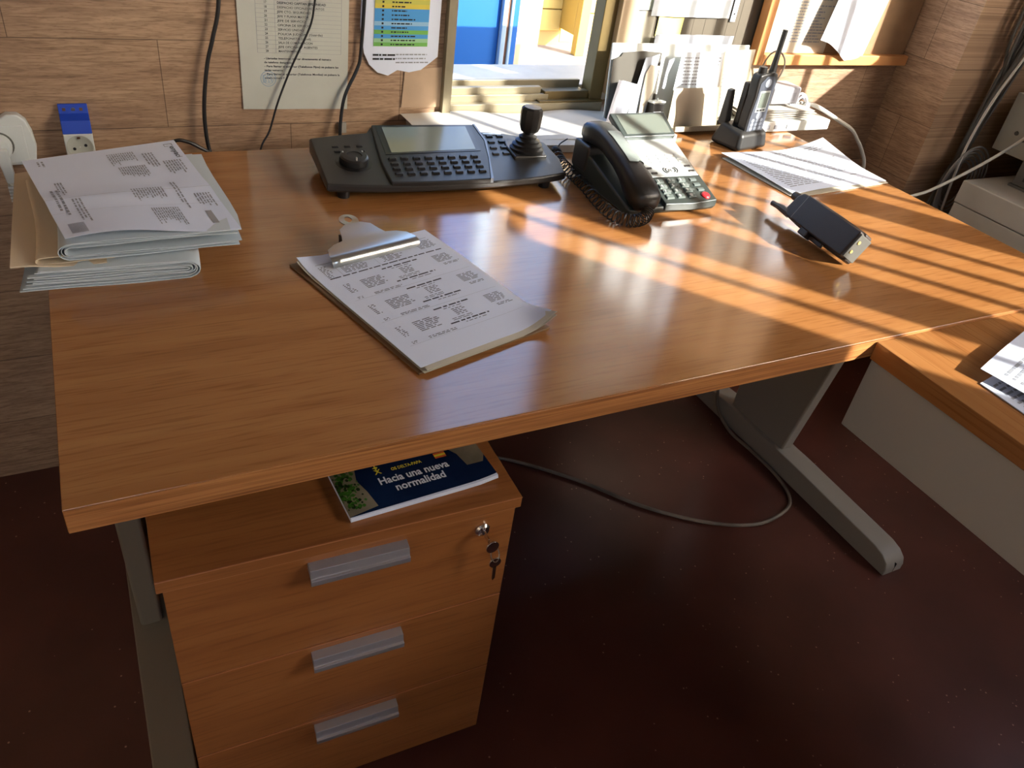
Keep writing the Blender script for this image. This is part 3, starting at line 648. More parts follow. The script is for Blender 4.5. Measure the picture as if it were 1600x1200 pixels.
loc(MB().lathe([(0, 0), (0.031, 0), (0.032, 0.006), (0.027, 0.009), (0.028, 0.013), (0.022, 0.016), (0.023, 0.020), (0.016, 0.023), (0.017, 0.027), (0.010, 0.031), (0.0075, 0.036), (0.0, 0.036)], (xj, yj+0.004, zj+0.002), RX(-0.05), 28), 'rubber_boot', BLK, jb)
loc(MB().lathe([(0, 0), (0.008, 0), (0.009, 0.004), (0.0165, 0.010), (0.0195, 0.018), (0.0205, 0.040), (0.0195, 0.049), (0.016, 0.0525), (0.006, 0.053), (0.0, 0.0535)], (xj, yj+0.004, zj+0.030), RY(0.02), 10), 'joystick_grip', BLK, jb, ang=25)
for x, y in ((0.03, 0.02), (0.40, 0.02), (0.05, 0.14), (0.30, 0.16)):
    loc(MB().lathe([(0, 0), (0.010, 0), (0.011, 0.014), (0, 0.014)], (x, y, 0), n=14), 'foot', RUB, t)

# ---- desk phone
t = thing('desk_phone', 'grey and silver office desk telephone with a red key', 'telephone', (0.885, 0.435, H), 0)
px = lambda y: 0.026+0.33*(y-0.005)
def pprism(poly, a, bb): return MB().prism(poly, lambda x, y: px(y)+a, lambda x, y: px(y)+bb)
b = MB()
b.add([(0, 0.004, 0.004), (0.192, 0.0, 0.004), (0.195, 0.20, 0.004), (0.0, 0.20, 0.004), (0.0, 0.0, 0.022), (0.193, -0.004, 0.022), (0.196, 0.21, px(0.21)), (0.0, 0.21, px(0.21)-0.012), (0.075, 0.002, px(0.0)), (0.1, -0.002, px(0)), (0.19, 0.0, px(0.0)), (0.193, 0.206, px(0.206)), (0.075, 0.206, px(0.206)), (0.0, 0.006, px(0)-0.006)], [])
b = MB(); b.hexa([(0.0, 0.004, 0.003), (0.192, 0.0, 0.003), (0.195, 0.2, 0.003), (0.0, 0.2, 0.003)], [(0.0, 0.0, 0.016), (0.194, -0.005, 0.018), (0.197, 0.205, px(0.205)-0.008), (0.0, 0.205, px(0.205)-0.022)])
loc(b, 'base', DGREY, t, bevel=0.005, seg=3)
loc(pprism([(0.076, -0.003), (0.135, -0.007), (0.192, -0.003), (0.194, 0.206), (0.076, 0.206)], -0.014, 0.0), 'keypad_panel', DGREY, t, bevel=0.002)
fp = loc(pprism([(0.079, 0.062), (0.189, 0.060), (0.191, 0.160), (0.079, 0.160)], -0.002, 0.0012), 'face_plate', SILV, t, bevel=0.0006)
b = MB(); zz0 = px(0.162)
b.hexa([(0.076, 0.160, zz0-0.006), (0.193, 0.160, zz0-0.006), (0.196, 0.216, zz0+0.022), (0.072, 0.216, zz0+0.022)], [(0.074, 0.156, zz0+0.008), (0.195, 0.156, zz0+0.008), (0.198, 0.212, zz0+0.034), (0.070, 0.212, zz0+0.034)])
lc = loc(b, 'display_housing', DGREY2, t, bevel=0.003)
Sl = surf((0.084, 0.162, zz0+0.0115), (0.186, 0.162, zz0+0.0115), (0.187, 0.206, zz0+0.0318), (0.082, 0.206, zz0+0.0318)); b = MB(); b.grid(Sl, 1, 1, 0.001); loc(b, 'display', LCD, lc)
Sk = surf((0.076, 0, px(0)), (0.192, 0, px(0)), (0.192, 0.2, px(0.2)), (0.076, 0.2, px(0.2)))
U = lambda x: (x-0.076)/0.116
Vv = lambda y: y/0.2
DIG = ['123', '456', '789', '*0#']; LET = [['', 'ABC', 'DEF'], ['GHI', 'JKL', 'MNO'], ['PQRS', 'TUV', 'WXYZ'], ['', '', '']]
for r_ in range(4):
    for c in range(3):
        x, y = 0.085+c*0.0245, 0.045-r_*0.0128
        b = MB(); b.hexa([(x, y, px(y)-0.001), (x+0.017, y, px(y)-0.001), (x+0.017, y+0.009, px(y+0.009)-0.001), (x, y+0.009, px(y+0.009)-0.001)], [(x+0.001, y+0.001, px(y)+0.003), (x+0.016, y+0.001, px(y)+0.003), (x+0.016, y+0.008, px(y+0.008)+0.003), (x+0.001, y+0.008, px(y+0.008)+0.003)])
        text(b, Sk, DIG[r_][c], U(x+0.0025), Vv(y+0.0015), 0.0095, 1, 0.05, None, 0.0036)
        if LET[r_][c]: text(b, Sk, LET[r_][c], U(x+0.0095), Vv(y+0.0022), 0.0035, 1, 0.0, None, 0.0034)
        loc(b, 'key', [mat('phone_key', (92, 102, 98), 0.4) if 'phone_key' not in bpy.data.materials else bpy.data.materials['phone_key'], SILV], t)
for r_ in range(3):
    x, y = 0.162+r_*0.001, 0.046-r_*0.0128
    b = MB(); b.prism([(x, y), (x+0.014, y), (x+0.014, y+0.006), (x, y+0.006)], lambda X, Y: px(Y)-0.001, lambda X, Y: px(Y)+0.002); loc(b, 'key', [mat('soft_key', (92, 102, 100), 0.4)], t, bevel=0.0005)
loc(MB().lathe([(0, 0), (0.0085, 0), (0.0085, 0.003), (0.0065, 0.0045), (0, 0.0045)], (0.172, 0.0085, px(0.0085)-0.001), RX(math.atan(0.33)), 20), 'hold_key', RED, t)
for r_ in range(3):
    for c in range(5):
        x, y = 0.083+c*0.0208, 0.112-r_*0.0085
        b = MB(); b.prism([(x, y), (x+0.017, y), (x+0.017, y+0.005), (x, y+0.005)], lambda X, Y: px(Y), lambda X, Y: px(Y)+0.0022); loc(b, 'key', [WHITEP], fp, bevel=0.0005)
for x, y in ((0.083, 0.081), (0.088, 0.068), (0.171, 0.081), (0.173, 0.068)):
    b = MB(); b.prism([(x, y), (x+0.013, y), (x+0.013, y+0.004), (x, y+0.004)], lambda X, Y: px(Y), lambda X, Y: px(Y)+0.0026); loc(b, 'key', [DKEY], fp, bevel=0.0005)
b = MB()
for rr, a0, a1 in ((0.0085, -0.9, 0.9), (0.0085, pi-0.9, pi+0.9), (0.0125, -0.8, 0.8), (0.0125, pi-0.8, pi+0.8)):
    b.tube([(0.134+rr*1.25*cos(a0+(a1-a0)*k/8), 0.0755+rr*0.75*sin(a0+(a1-a0)*k/8), px(0.0755+rr*0.75*sin(a0+(a1-a0)*k/8))+0.0016) for k in range(9)], 0.0009, 5, smooth=1)
text(b, Sk, 'F1', U(0.1285), Vv(0.0725), 0.0085, 0, 0.03, None, 0.0017)
loc(b, 'navigation_mark', INKB, fp)
phone = t
# handset on the cradle
def handset():
    b = MB(); x0 = 0.031; n = 14; vs = []
    st = [(-0.014, 0.0, 0.018, 0.012), (-0.008, 0.0, 0.028, 0.018), (0.012, 0.002, 0.031, 0.022), (0.034, 0.006, 0.0305, 0.020), (0.052, 0.010, 0.028, 0.017), (0.08, 0.013, 0.0265, 0.0155), (0.12, 0.013, 0.026, 0.0155), (0.15, 0.009, 0.0275, 0.017), (0.168, 0.003, 0.030, 0.020), (0.184, -0.002, 0.030, 0.020), (0.198, -0.005, 0.026, 0.016), (0.204, -0.006, 0.016, 0.010)]
    for y, up, w_, h_ in st:
        zc = 0.034+up+0.30*y
        for k in range(n):
            a = 2*pi*k/n; cx_, sx_ = cos(a), sin(a); e = 0.6
            vs.append((x0+w_*0.93*math.copysign(abs(cx_)**e, cx_), y-0.25*h_*sx_, zc+h_*math.copysign(abs(sx_)**e, sx_)))
    m = len(st); fs = [(i*n+k, (i+1)*n+k, (i+1)*n+(k+1) % n, i*n+(k+1) % n) for i in range(m-1) for k in range(n)]
    fs += [tuple(range(n)), tuple(range(m*n-1, (m-1)*n-1, -1))]
    b.add(vs, fs); return b
hh = loc(handset(), 'handset', BLK, t, ang=60)
b = MB(); vs = []; rng = random.Random(8)
n = 9; st = [(0.060, 0.0112, 0.0278, 0.0168), (0.08, 0.013, 0.0269, 0.0159), (0.12, 0.013, 0.0264, 0.0159), (0.146, 0.0097, 0.0275, 0.0170)]
for j, (y, up, w_, h_) in enumerate(st):
    zc = 0.034+up+0.30*y
    for k in range(n):
        a = -0.7+2.4*k/(n-1); cx_, sx_ = cos(a), sin(a); e = 0.6; jit = rng.uniform(-0.004, 0.004) if j in (0, 3) else 0
        vs.append((0.031+w_*0.93*math.copysign(abs(cx_)**e, cx_), y+jit-0.25*h_*sx_, zc+h_*math.copysign(abs(sx_)**e, sx_)+0.0008))
b.add(vs, [(i*n+k, i*n+k+1, (i+1)*n+k+1, (i+1)*n+k) for i in range(3) for k in range(n-1)]); loc(b, 'worn_tape', mat('grey_tape', (120, 128, 124), 0.4, vary=0.3, bump=0.6, bscale=90), hh)
loc(MB().box(-0.002, 0.073, 0.150, 0.205, 0.02, 0.072), 'cradle', BLK2, t, bevel=0.006)
# coiled cord: from the handset, round the left of the phone, towards the controller
path = spline([(0.915, 0.419, H+0.020), (0.900, 0.408, H+0.0125), (0.872, 0.403, H+0.0125), (0.852, 0.428, H+0.0125), (0.853, 0.48, H+0.0125), (0.866, 0.55, H+0.0125), (0.872, 0.61, H+0.0125), (0.879, 0.66, H+0.0125), (0.890, 0.70, H+0.0125), (0.898, 0.722, H+0.0125)], 30)
L_ = len(path); hp = []
for i in range(L_*3-2):
    f = i/3; k = int(f); fr = f-k; p = path[k].lerp(path[min(k+1, L_-1)], fr)
    tt = (path[min(k+2, L_-1)]-path[max(k-1, 0)]).normalized(); a = tt.cross(Vector((0, 0, 1))).normalized(); u_ = a.cross(tt)
    ph = i*0.30; hp.append(p+(a*cos(ph)+u_*sin(ph))*0.0102)
b = MB(); b.tube(hp, 0.0012, 5, smooth=1)
b.tube([(0.895, 0.715, H+0.012), (0.905, 0.722, H+0.026), (0.925, 0.728, H+0.034)], 0.0014, 6)
b.build('handset_cord', BLK, phone)

# ---- radio charger and upright two-way radio
cy = radians(10.5)
t = thing('radio_charger', 'dark grey desktop charger holding the upright two-way radio', 'charger', (1.345, 0.687, H), cy)
b = MB(); b.add([(0.0, 0, 0.001), (0.104, 0, 0.001), (0.108, 0.085, 0.001), (-0.004, 0.085, 0.001), (0.006, 0.006, 0.040), (0.098, 0.006, 0.040), (0.098, 0.07, 0.052), (0.006, 0.07, 0.052)], [(3, 2, 1, 0), (4, 5, 6, 7), (0, 1, 5, 4), (1, 2, 6, 5), (2, 3, 7, 6), (3, 0, 4, 7)])
loc(b, 'base', BLK2, t, bevel=0.010, seg=4)
loc(MB().hexa([(0.008, 0.060, 0.04), (0.03, 0.060, 0.04), (0.03, 0.082, 0.04), (0.008, 0.082, 0.04)], [(0.012, 0.068, 0.115), (0.024, 0.068, 0.118), (0.024, 0.082, 0.118), (0.012, 0.082, 0.115)]), 'back_support', BLK2, t, bevel=0.003)
def radio(t, mats, straight=False, ant=0.218):
    """handheld radio standing on z=0, front towards -y, width along x"""
    body = [(-0.028, 0.0), (0.028, 0.0), (0.029, 0.035), (0.026, 0.085), (0.029, 0.118), (0.026, 0.131), (0.012, 0.136), (-0.014, 0.134), (-0.026, 0.131), (-0.029, 0.118), (-0.026, 0.085), (-0.029, 0.035)]
    if straight: body = [(-0.0275, 0.0), (0.0275, 0.0), (0.0285, 0.05), (0.0275, 0.10), (0.0245, 0.128), (0.012, 0.136), (-0.014, 0.134), (-0.0245, 0.128), (-0.0275, 0.10), (-0.0285, 0.05)]
    b = MB(); b.extr([(x, -0.014, z) for x, z in body][::-1], (0, 0.022, 0)); bo = loc(b, 'body', mats[0], t, bevel=0.004, seg=3)
    b = MB(); b.box(-0.025, 0.025, 0.009, 0.023, 0.0, 0.108); loc(b, 'battery', mats[1], t, bevel=0.003)
    loc(MB().tube([(0.019, -0.002, 0.13), (0.019, -0.002, 0.15), (0.020, -0.002, 0.15+(ant-0.15)*0.5), (0.021, -0.002, ant)], lambda f: 0.0078-0.0028*min(1, f*1.6), 10), 'antenna', mats[1], t)
    loc(MB().lathe([(0, 0), (0.008, 0), (0.0085, 0.002), (0.0078, 0.013), (0, 0.014)], (-0.012, -0.002, 0.132), n=14), 'knob', mats[1], t)
    return bo
t = thing('two_way_radio', 'dark two-way radio standing upright in the desktop charger', 'radio', (1.395, 0.727, H+0.030), radians(10)); t.scale = (1.13, 1.1, 1.0)
bo = radio(t, (BLK2, BLK))
loc(MB().prism([(-0.016, -0.0155), (0.016, -0.0155), (0.016, -0.013), (-0.016, -0.013)], 0.052, 0.098), 'display_frame', SILV, bo, bevel=0.001)
loc(MB().box(-0.012, 0.012, -0.0162, -0.015, 0.062, 0.094), 'display', LCD, bo)
loc(MB().extr([(x, -0.0142, z) for x, z in [(-0.024, 0.004), (0.024, 0.004), (0.025, 0.04), (0.022, 0.085), (0.023, 0.112), (0.014, 0.127), (-0.008, 0.128), (-0.022, 0.114), (-0.021, 0.085), (-0.025, 0.04)]], (0, -0.0008, 0)), 'front_panel', mat('radio_front', (74, 78, 88), 0.35), bo)
GKEY = mat('radio_key', (150, 158, 170), 0.35)
loc(MB().lathe([(0, 0), (0.009, 0), (0.009, 0.002), (0, 0.003)], (0, -0.0138, 0.114), RX(pi/2), 18), 'emblem_button', GKEY, bo)
loc(MB().lathe([(0, 0), (0.0085, 0), (0.0085, 0.002), (0, 0.003)], (0, -0.0138, 0.045), RX(pi/2), 18), 'navigation_key', GKEY, bo)
for r_ in range(4):
    for c in range(3): loc(MB().lathe([(0, 0), (0.0042, 0), (0.0042, 0.0012), (0, 0.002)], (-0.013+c*0.013, -0.0138, 0.034-r_*0.0088), RX(pi/2), 10), 'key', GKEY, bo)
for c in range(3): loc(MB().box(-0.012+c*0.009, -0.006+c*0.009, -0.0162, -0.015, 0.055, 0.058), 'key', DKEY, bo)

# ---- second radio lying on the desk
ax = Vector((0.10, 0.99, 0.02)).normalized(); wx = Vector((0.50, -0.11, 0.85)); wx = (wx-ax*wx.dot(ax)).normalized(); fx = wx.cross(ax)   # fx: front (towards camera-left and up is back)
t = thing('two_way_radio', 'black two-way radio lying tilted on its clip in the sunlight', 'radio', (1.180, 0.190, H+0.0325))
Mr = Matrix((-wx, (ax.cross(-wx)), ax)).transposed()
t.rotation_euler = Mr.to_euler()
BRN = mat('brown_black_plastic', (46, 36, 31), 0.5, bump=0.2, bscale=900); bo = radio(t, (BRN, BRN), True, 0.168); t.scale = (1, 1, 1.3)
loc(MB().box(-0.022, 0.022, -0.012, 0.021, -0.0025, 0.001), 'bottom_plate', mat('contact_plate', (84, 82, 76), 0.7), t, bevel=0.001)
for x in (-0.009, 0.009): loc(MB().lathe([(0, 0), (0.003, 0), (0.003, 0.001), (0, 0.001)], (x, 0.013, -0.0025), RX(pi), 12), 'charge_contact', mat('brass', (200, 176, 110), 0.7, 0.5), t)
b = MB(); b.box(0.024, 0.036, 0.004, 0.022, 0.066, 0.082); b.box(0.026, 0.034, 0.006, 0.012, 0.040, 0.066); loc(b, 'belt_clip', BRN, t, bevel=0.002)

# ---- printed papers at right of the desk
def rd(u, v): return (0, 0, 0.030*max(0, (u-0.55)/0.45)**2*max(0, v-0.35)**1.2+0.003*sin(5*u+v*2)+0.003)
Sr = surf((1.300, 0.458, H+0.003), (1.601, 0.488, H+0.003), (1.598, 0.690, H+0.003), (1.288, 0.676, H+0.003), rd)
b = MB(); b.grid(Sr, 20, 14, 0.0003); rng = random.Random(21)
# lines run along u
ink(b, Sr, lines(rng, 0.06, 0.12, 0.93, 0.94, 22, 0.4, 0.3, 0.06), 1)
tag(b.build('printed_sheet', [PAPER, INKL]), 'curled white printed sheet in front of the radio charger', 'paper')
b = MB(); b.grid(surf((1.295, 0.452, H+0.0012), (1.598, 0.480, H+0.0012), (1.594, 0.682, H+0.0012), (1.283, 0.664, H+0.0012), lambda u, v: (0, 0, 0.001)), 4, 4, 0.0014)
tag(b.build('paper_stack', [CREAM]), 'thin cream sheets under the curled white printed sheet', 'papers')
# ---- papers on the return desk
Z2 = 0.7325
b = MB(); S1 = surf((1.096, -0.300, Z2+0.002), (1.32, -0.330, Z2+0.002), (1.36, -0.080, Z2+0.002), (1.100, -0.128, Z2+0.002), lambda u, v: (0, 0, 0.001*sin(7*u)))
b.grid(S1, 6, 6, 0.0012); rng = random.Random(4); ink(b, S1, lines(rng, 0.05, 0.3, 0.6, 0.95, 12, 0.4, 0.4, 0.06), 1)
tag(b.build('printed_sheet', [PAPER, INKL]), 'lower white sheet of the pair on the side desk', 'paper')
b = MB(); S2 = surf((1.16, -0.33, Z2+0.006), (1.34, -0.31, Z2+0.006), (1.32, -0.05, Z2+0.010), (1.112, -0.113, Z2+0.010), lambda u, v: (0, 0, 0.004*v+0.002*sin(5*u)))
b.grid(S2, 6, 6, 0.0006); ink(b, S2, lines(rng, 0.08, 0.5, 0.8, 0.9, 8, 0.4, 0.4, 0.06), 1)
tag(b.build('printed_sheet', [PAPER, INKL]), 'upper white sheet of the pair on the side desk', 'paper')

# ================================================================== BACK OF THE DESK, SILL
b = MB(); b.prism([(0.66, 0.932), (0.655, 0.872), (0.735, 0.83), (0.80, 0.775), (0.862, 0.748), (1.0, 0.735), (1.16, 0.765), (1.235, 0.77), (1.235, 0.80), (1.12, 0.81), (1.12, 0.932)], H+0.001, H+0.016)
b.grid(surf((0.645, 0.80, H+0.0205), (1.15, 0.74, H+0.0165), (1.135, 0.928, H+0.02), (0.648, 0.934, H+0.024), lambda u, v: (0, 0.025*u*(1-u)*(1-v), 0.002*sin(9*u)+0.002*sin(13*u+4*v)-0.0008)), 24, 8, 0.0006)
tag(b.build('white_card_sheet', [CARD]), 'creased white card laid along the back of the desk under the open window', 'card')

# letter rack against the window
t = thing('letter_rack', 'white plastic letter rack stuffed with papers below the window', 'letter rack', (1.3, 0.86, H))
RM = Matrix.Translation((1.105, 0.845, H+0.002)) @ Matrix.Rotation(radians(-7), 4, 'X')
b = MB(); b.M = RM; b.box(0.0, 0.385, 0.028, 0.032, 0.0, 0.178); b.build('back_panel', mat('rack_white', (214, 218, 214), 0.4), t, bevel=0.0015)
b = MB(); b.M = RM; b.box(0.0, 0.385, -0.03, 0.03, 0.0, 0.006); b.box(0.155, 0.30, -0.035, -0.03, 0.0, 0.012); b.build('base_tray', mat('rack_beige', (176, 168, 148), 0.5), t, bevel=0.0015)
b = MB(); b.M = RM
b.extr([(0.002, 0.026, 0.10), (0.002, 0.026, 0.145), (0.022, 0.026, 0.152), (0.028, 0.026, 0.160), (0.085, 0.026, 0.163), (0.13, 0.026, 0.160), (0.13, 0.026, 0.012), (0.10, 0.026, 0.006), (0.002, 0.026, 0.006)], (0, -0.003, 0)); b.build('dark_insert', mat('insert_dark', (72, 68, 60), 0.6), t)
def rsheet(name, label, m, pts, y, disp=0.003, txt=None, wav=3, cat='paper'):
    b = MB(); b.M = RM; n = len(pts)
    P = [(p[0], y, p[1]) for p in pts]
    S = surf(*P, lambda u, v: (0, -disp*sin(wav*u+1)*(0.4+0.6*v), 0)) if n == 4 else None
    if S: b.grid(S, 10, 8, 0.0006)
    else: b.extr(P, (0, 0.002, 0))
    if txt: ink(b, S, txt, 1)
    return tag(b.build(name, [m, INKL] if not isinstance(m, list) else m), label, cat)
rng = random.Random(31)
rsheet('crumpled_paper', 'crumpled white paper at the left end of the letter rack', PAPER, [(-0.012, 0.010), (0.036, 0.010), (0.072, 0.096), (0.008, 0.108)], 0.006, 0.008, None, 9)
rsheet('blue_grey_folder', 'pale blue grey curved folder beside the crumpled paper in the letter rack', mat('folder_blue', (176, 184, 196), 0.5), [(0.046, 0.008), (0.098, 0.008), (0.122, 0.158), (0.078, 0.152)], 0.014, 0.006, None, 3, 'folder')
rsheet('cream_slip', 'torn cream paper slip in front of the blue grey folder in the letter rack', CREAM, [(0.078, 0.03), (0.079, 0.01), (0.084, 0.008), (0.092, 0.05), (0.110, 0.085), (0.116, 0.135), (0.092, 0.137), (0.082, 0.12), (0.079, 0.08)], 0.006)
rsheet('white_note', 'white printed note standing in the middle of the letter rack', POST, [(0.158, 0.085), (0.286, 0.085), (0.286, 0.166), (0.166, 0.166)], 0.000, 0.003, lines(rng, 0.08, 0.12, 0.95, 0.9, 9, 0.35, 0.3, 0.06), 2)
rsheet('kraft_envelope', 'beige envelope standing at the front of the letter rack', mat('kraft_beige', (190, 178, 156), 0.7), [(0.146, 0.004), (0.295, 0.004), (0.290, 0.092), (0.150, 0.092)], -0.012, 0.004, None, 4, 'envelope')
rsheet('cream_sheet', 'tall cream ruled sheet at the right end of the letter rack', CREAM, [(0.288, 0.015), (0.372, 0.012), (0.384, 0.172), (0.290, 0.168)], 0.006, 0.003, lines(rng, 0.1, 0.15, 0.9, 0.92, 14, 0.3, 0.2, 0.06), 2)
rsheet('paper_tag', 'narrow white tag between folder and note in the letter rack', PAPER, [(0.128, 0.09), (0.133, 0.088), (0.136, 0.095), (0.137, 0.12), (0.147, 0.145), (0.149, 0.152), (0.136, 0.148), (0.131, 0.12)], 0.000)
t = thing('badge_holder', 'small black badge box with a white label in the letter rack', 'badge holder', (1.215, 0.832, H+0.01))
b = MB(); b.M = RM; b.box(0.100, 0.132, -0.012, 0.004, 0.008, 0.060); b.build('box', BLK2, t, bevel=0.002)
b = MB(); b.M = RM; b.box(0.104, 0.124, -0.0135, -0.012, 0.012, 0.042); b.build('label_card', PAPER, t)
b = MB(); b.M = RM; b.box(0.098, 0.134, -0.013, 0.006, 0.060, 0.064); b.tube([(0.116, -0.005, 0.063), (0.116, -0.005, 0.070)], 0.002, 8, smooth=1); b.build('cap', WHITEP, t, bevel=0.001)

# papers stuck to the right pane
rng = random.Random(17)
def pane(name, label, m, x0, x1, z0, z1, y=0.9285, tx=None, extra=None):
    S = surf((x0, y, z0), (x1, y, z0), (x1+0.0, y, z1), (x0, y, z1), lambda u, v: (0, -0.0015*sin(5*u+2*v)-0.0015, 0)); b = MB(); b.grid(S, 8, 10, 0.0005)
    if tx: ink(b, S, tx, 1)
    return tag(b.build(name, [m, INKL]), label, 'paper')
pane('pale_blue_poster', 'large pale blue poster taped over the right window pane, lengthened for the desk reflection', POST, 1.222, 1.445, 0.957, 1.62, 0.940)  # upper part extended out of view to brighten the desk reflection
pane('green_notice', 'narrow pale green notice above the grey notice on the right window pane, lengthened for the desk reflection', mat('notice_green', (196, 210, 198), 0.6), 1.184, 1.226, 0.967, 1.60, 0.944)  # tall upper part added so the desk reflection continues
pane('yellow_note', 'yellow note stuck on the right window pane below the blue poster', mat('note_yellow', (226, 214, 130), 0.6), 1.247, 1.318, 0.915, 0.965, 0.944)
pane('grey_notice', 'pale grey notice on the left edge of the right window pane', mat('notice_grey', (176, 172, 158), 0.6), 1.184, 1.238, 0.87, 0.965, 0.945)
pane('white_paper_strip', 'long white paper strip lying along the bottom of the right window pane', PAPER, 1.236, 1.462, 0.885, 0.922, 0.928)
b = MB(); b.box(1.452, 1.466, 0.941, 0.943, 0.95, 1.62)
for k in range(10): b.mi = 1; b.box(1.457, 1.461, 0.9402, 0.941, 0.965+k*0.06, 0.969+k*0.06)
tag(b.build('perforated_strip', [PAPER, INKB]), 'white perforated strip hanging at the right side of the blue poster', 'strip')
pane('reflector_sheet', 'unseen white sheet added high on the right pane for the desk reflection', PAPER, 1.472, 1.58, 1.04, 1.62, 0.944)  # out of view, added as a bright sheet for the desk to reflect

# ---- white box with adapters at the desk corner
t = thing('router_box', 'flat white router box at the back right corner of the desk', 'router', (1.55, 0.86, H))
MB().box(1.43, 1.735, 0.80, 0.915, H+0.001, H+0.026).build('case', WHITEP, t, bevel=0.003)
for k in range(4): MB().box(1.47+k*0.04, 1.495+k*0.04, 0.7985, 0.80, H+0.008, H+0.018).build('port', INKL, t)
b = MB(); rng = random.Random(9)
for k in range(6):
    o_ = rng.uniform(-0.012, 0.012); b.grid(surf((1.45+o_, 0.812, H+0.028+k*0.0042), (1.68+o_, 0.81, H+0.027+k*0.0042), (1.68+o_, 0.90, H+0.028+k*0.0042), (1.46, 0.91, H+0.028+k*0.0042), lambda u, v, k=k: (0, 0, 0.0016*sin(6*u+k))), 8, 3, 0.001)
tag(b.build('paper_stack', mat('grey_paper', (188, 182, 172), 0.7)), 'small pile of wavy papers on top of the white router box', 'papers')
t = thing('power_adapter', 'pale grey power adapter resting on the papers above the router box', 'power adapter', (1.60, 0.85, H+0.055))
MB().box(1.545, 1.635, 0.83, 0.89, H+0.056, H+0.097).build('case', mat('adapter_grey', (178, 180, 190), 0.4), t, bevel=0.006)
MB().box(1.56, 1.62, 0.8295, 0.83, H+0.065, H+0.085).build('rating_label', mat('label_grey', (160, 162, 172), 0.5), t)
b = MB(); b.tube([(1.600, 0.89, H+0.085), (1.607, 0.885, H+0.115), (1.600, 0.88, H+0.145), (1.578, 0.885, H+0.165), (1.562, 0.895, H+0.155), (1.556, 0.905, H+0.12)], 0.0022, 6)
tag(b.build('thin_cable', GCAB), 'thin grey cable looping up behind the antenna of the upright radio', 'cable')
b = MB(); c0 = Vector((1.665, 0.855, H+0.050))
for q in range(4):
    R_ = Matrix.Rotation(0.5+q*0.35, 3, 'X') @ Matrix.Rotation(q*0.5, 3, 'Z')
    b.tube([c0+R_ @ Vector(((0.032-0.004*q)*cos(a), (0.024-0.002*q)*sin(a), 0.003*q)) for a in [2*pi*k/18 for k in range(19)]], 0.0026, 6, smooth=2)
tag(b.build('coiled_cable', mat('pale_cable', (190, 192, 202), 0.35)), 'small coil of pale cable right of the power adapter', 'cable')
b = MB(); b.tube([(1.66, 0.87, H+0.045), (1.70, 0.86, H+0.048), (1.735, 0.85, H+0.040), (1.824, 0.845, 0.739), (1.88, 0.845, 0.715), (1.926, 0.85, 0.682), (1.965, 0.855, 0.65), (2.004, 0.86, 0.602), (2.02, 0.865, 0.52), (2.03, 0.87, 0.3), (2.03, 0.88, 0.01)], 0.0052, 8)
tag(b.build('white_cable', WCAB), 'thick white cable curving down off the desk beside the wall corner', 'cable')

# ---- cork board
t = thing('cork_board', 'pine framed cork notice board on the wall right of the window', 'notice board', (1.8, 0.93, 0.86))
MB().box(1.56, 2.075, 0.930, 0.938, 0.885, 1.75).build('cork_panel', CORK, t)
b = MB(); b.box(1.535, 1.56, 0.912, 0.939, 0.860, 1.775); b.box(1.56, 2.078, 0.912, 0.939, 0.860, 0.885); b.box(1.56, 2.078, 0.912, 0.939, 1.75, 1.775); b.build('frame', PINE, t, bevel=0.002)
S = surf((1.5625, 0.928, 0.886), (1.772, 0.928, 0.886), (1.772, 0.928, 1.183), (1.5625, 0.928, 1.183)); b = MB(); b.grid(S, 4, 4, 0.0005); rng = random.Random(77)
ink(b, S, lines(rng, 0.12, 0.08, 0.95, 0.96, 38, 0.4, 0.35, 0.07), 1)
tag(b.build('printed_list', [CREAM, INKL]), 'cream printed list pinned at the left of the cork board', 'paper')
S = surf((1.712, 0.895, 0.925), (1.905, 0.915, 0.885), (1.96, 0.920, 1.20), (1.77, 0.905, 1.20), lambda u, v: (0, -0.006*(1-v)*sin(pi*u)+0.003*sin(14*u)*(1-v), -0.026*max(0, 1-abs(u-0.60)/0.42)*(1-v)))
b = MB(); b.grid(S, 20, 12, 0.0005)
tag(b.build('hanging_sheet', [PAPER]), 'white sheet curling off the cork board with its corner hanging over the frame', 'paper')

# ---- papers on the back wall
S = surf((0.341, 0.9385, 0.7715), (0.538, 0.9385, 0.7675), (0.543, 0.9385, 1.062), (0.342, 0.9385, 1.066), lambda u, v: (0, -0.001-0.0008*sin(6*u), 0)); b = MB(); b.grid(S, 10, 14, 0.0005)
rows = ['MANTENIMIENTO', 'JEFE OFICINAS Y AGENTES', 'SALA DE COMUNICACION', 'TELEFONISTA (movil)', 'POLICIA JUDICIAL (Guardia)', 'SERVICIO UNIDAD', 'OFICINA DE SERVICIO', 'JEFE DE SERVICIO', 'JEFE Y PLANA MAYOR', 'JEFE CTO. SEGURIDAD', 'DESPACHO OFICIALES ADJUNTOS', 'DESPACHO CAPITAN JEFE UNIDAD', 'Reina (CSHT)', 'Reina (CSHT)', 'Plana Mayor, Secretaria (Oficina)', 'Plana Mayor (Jefe)']
p0 = 0.345; dp = 0.0252; G = []
for k, s_ in enumerate(rows):
    v_ = p0+k*dp; text(b, S, s_, 0.345, v_+0.006, 0.0054, 1, 0.01 if k not in (11,) else 0.03, len(s_)*0.0031, 0.0004)
    text(b, S, str(28-k), 0.23, v_+0.006, 0.0056, 1, 0.01, 0.0048, 0.0004); G.append((0.155, v_, 0.93, v_+0.0012))
G += [(0.155, p0, 0.158, 0.96), (0.32, p0, 0.3225, 0.96), (0.928, p0, 0.931, 0.96)]; ink(b, S, G, 2)
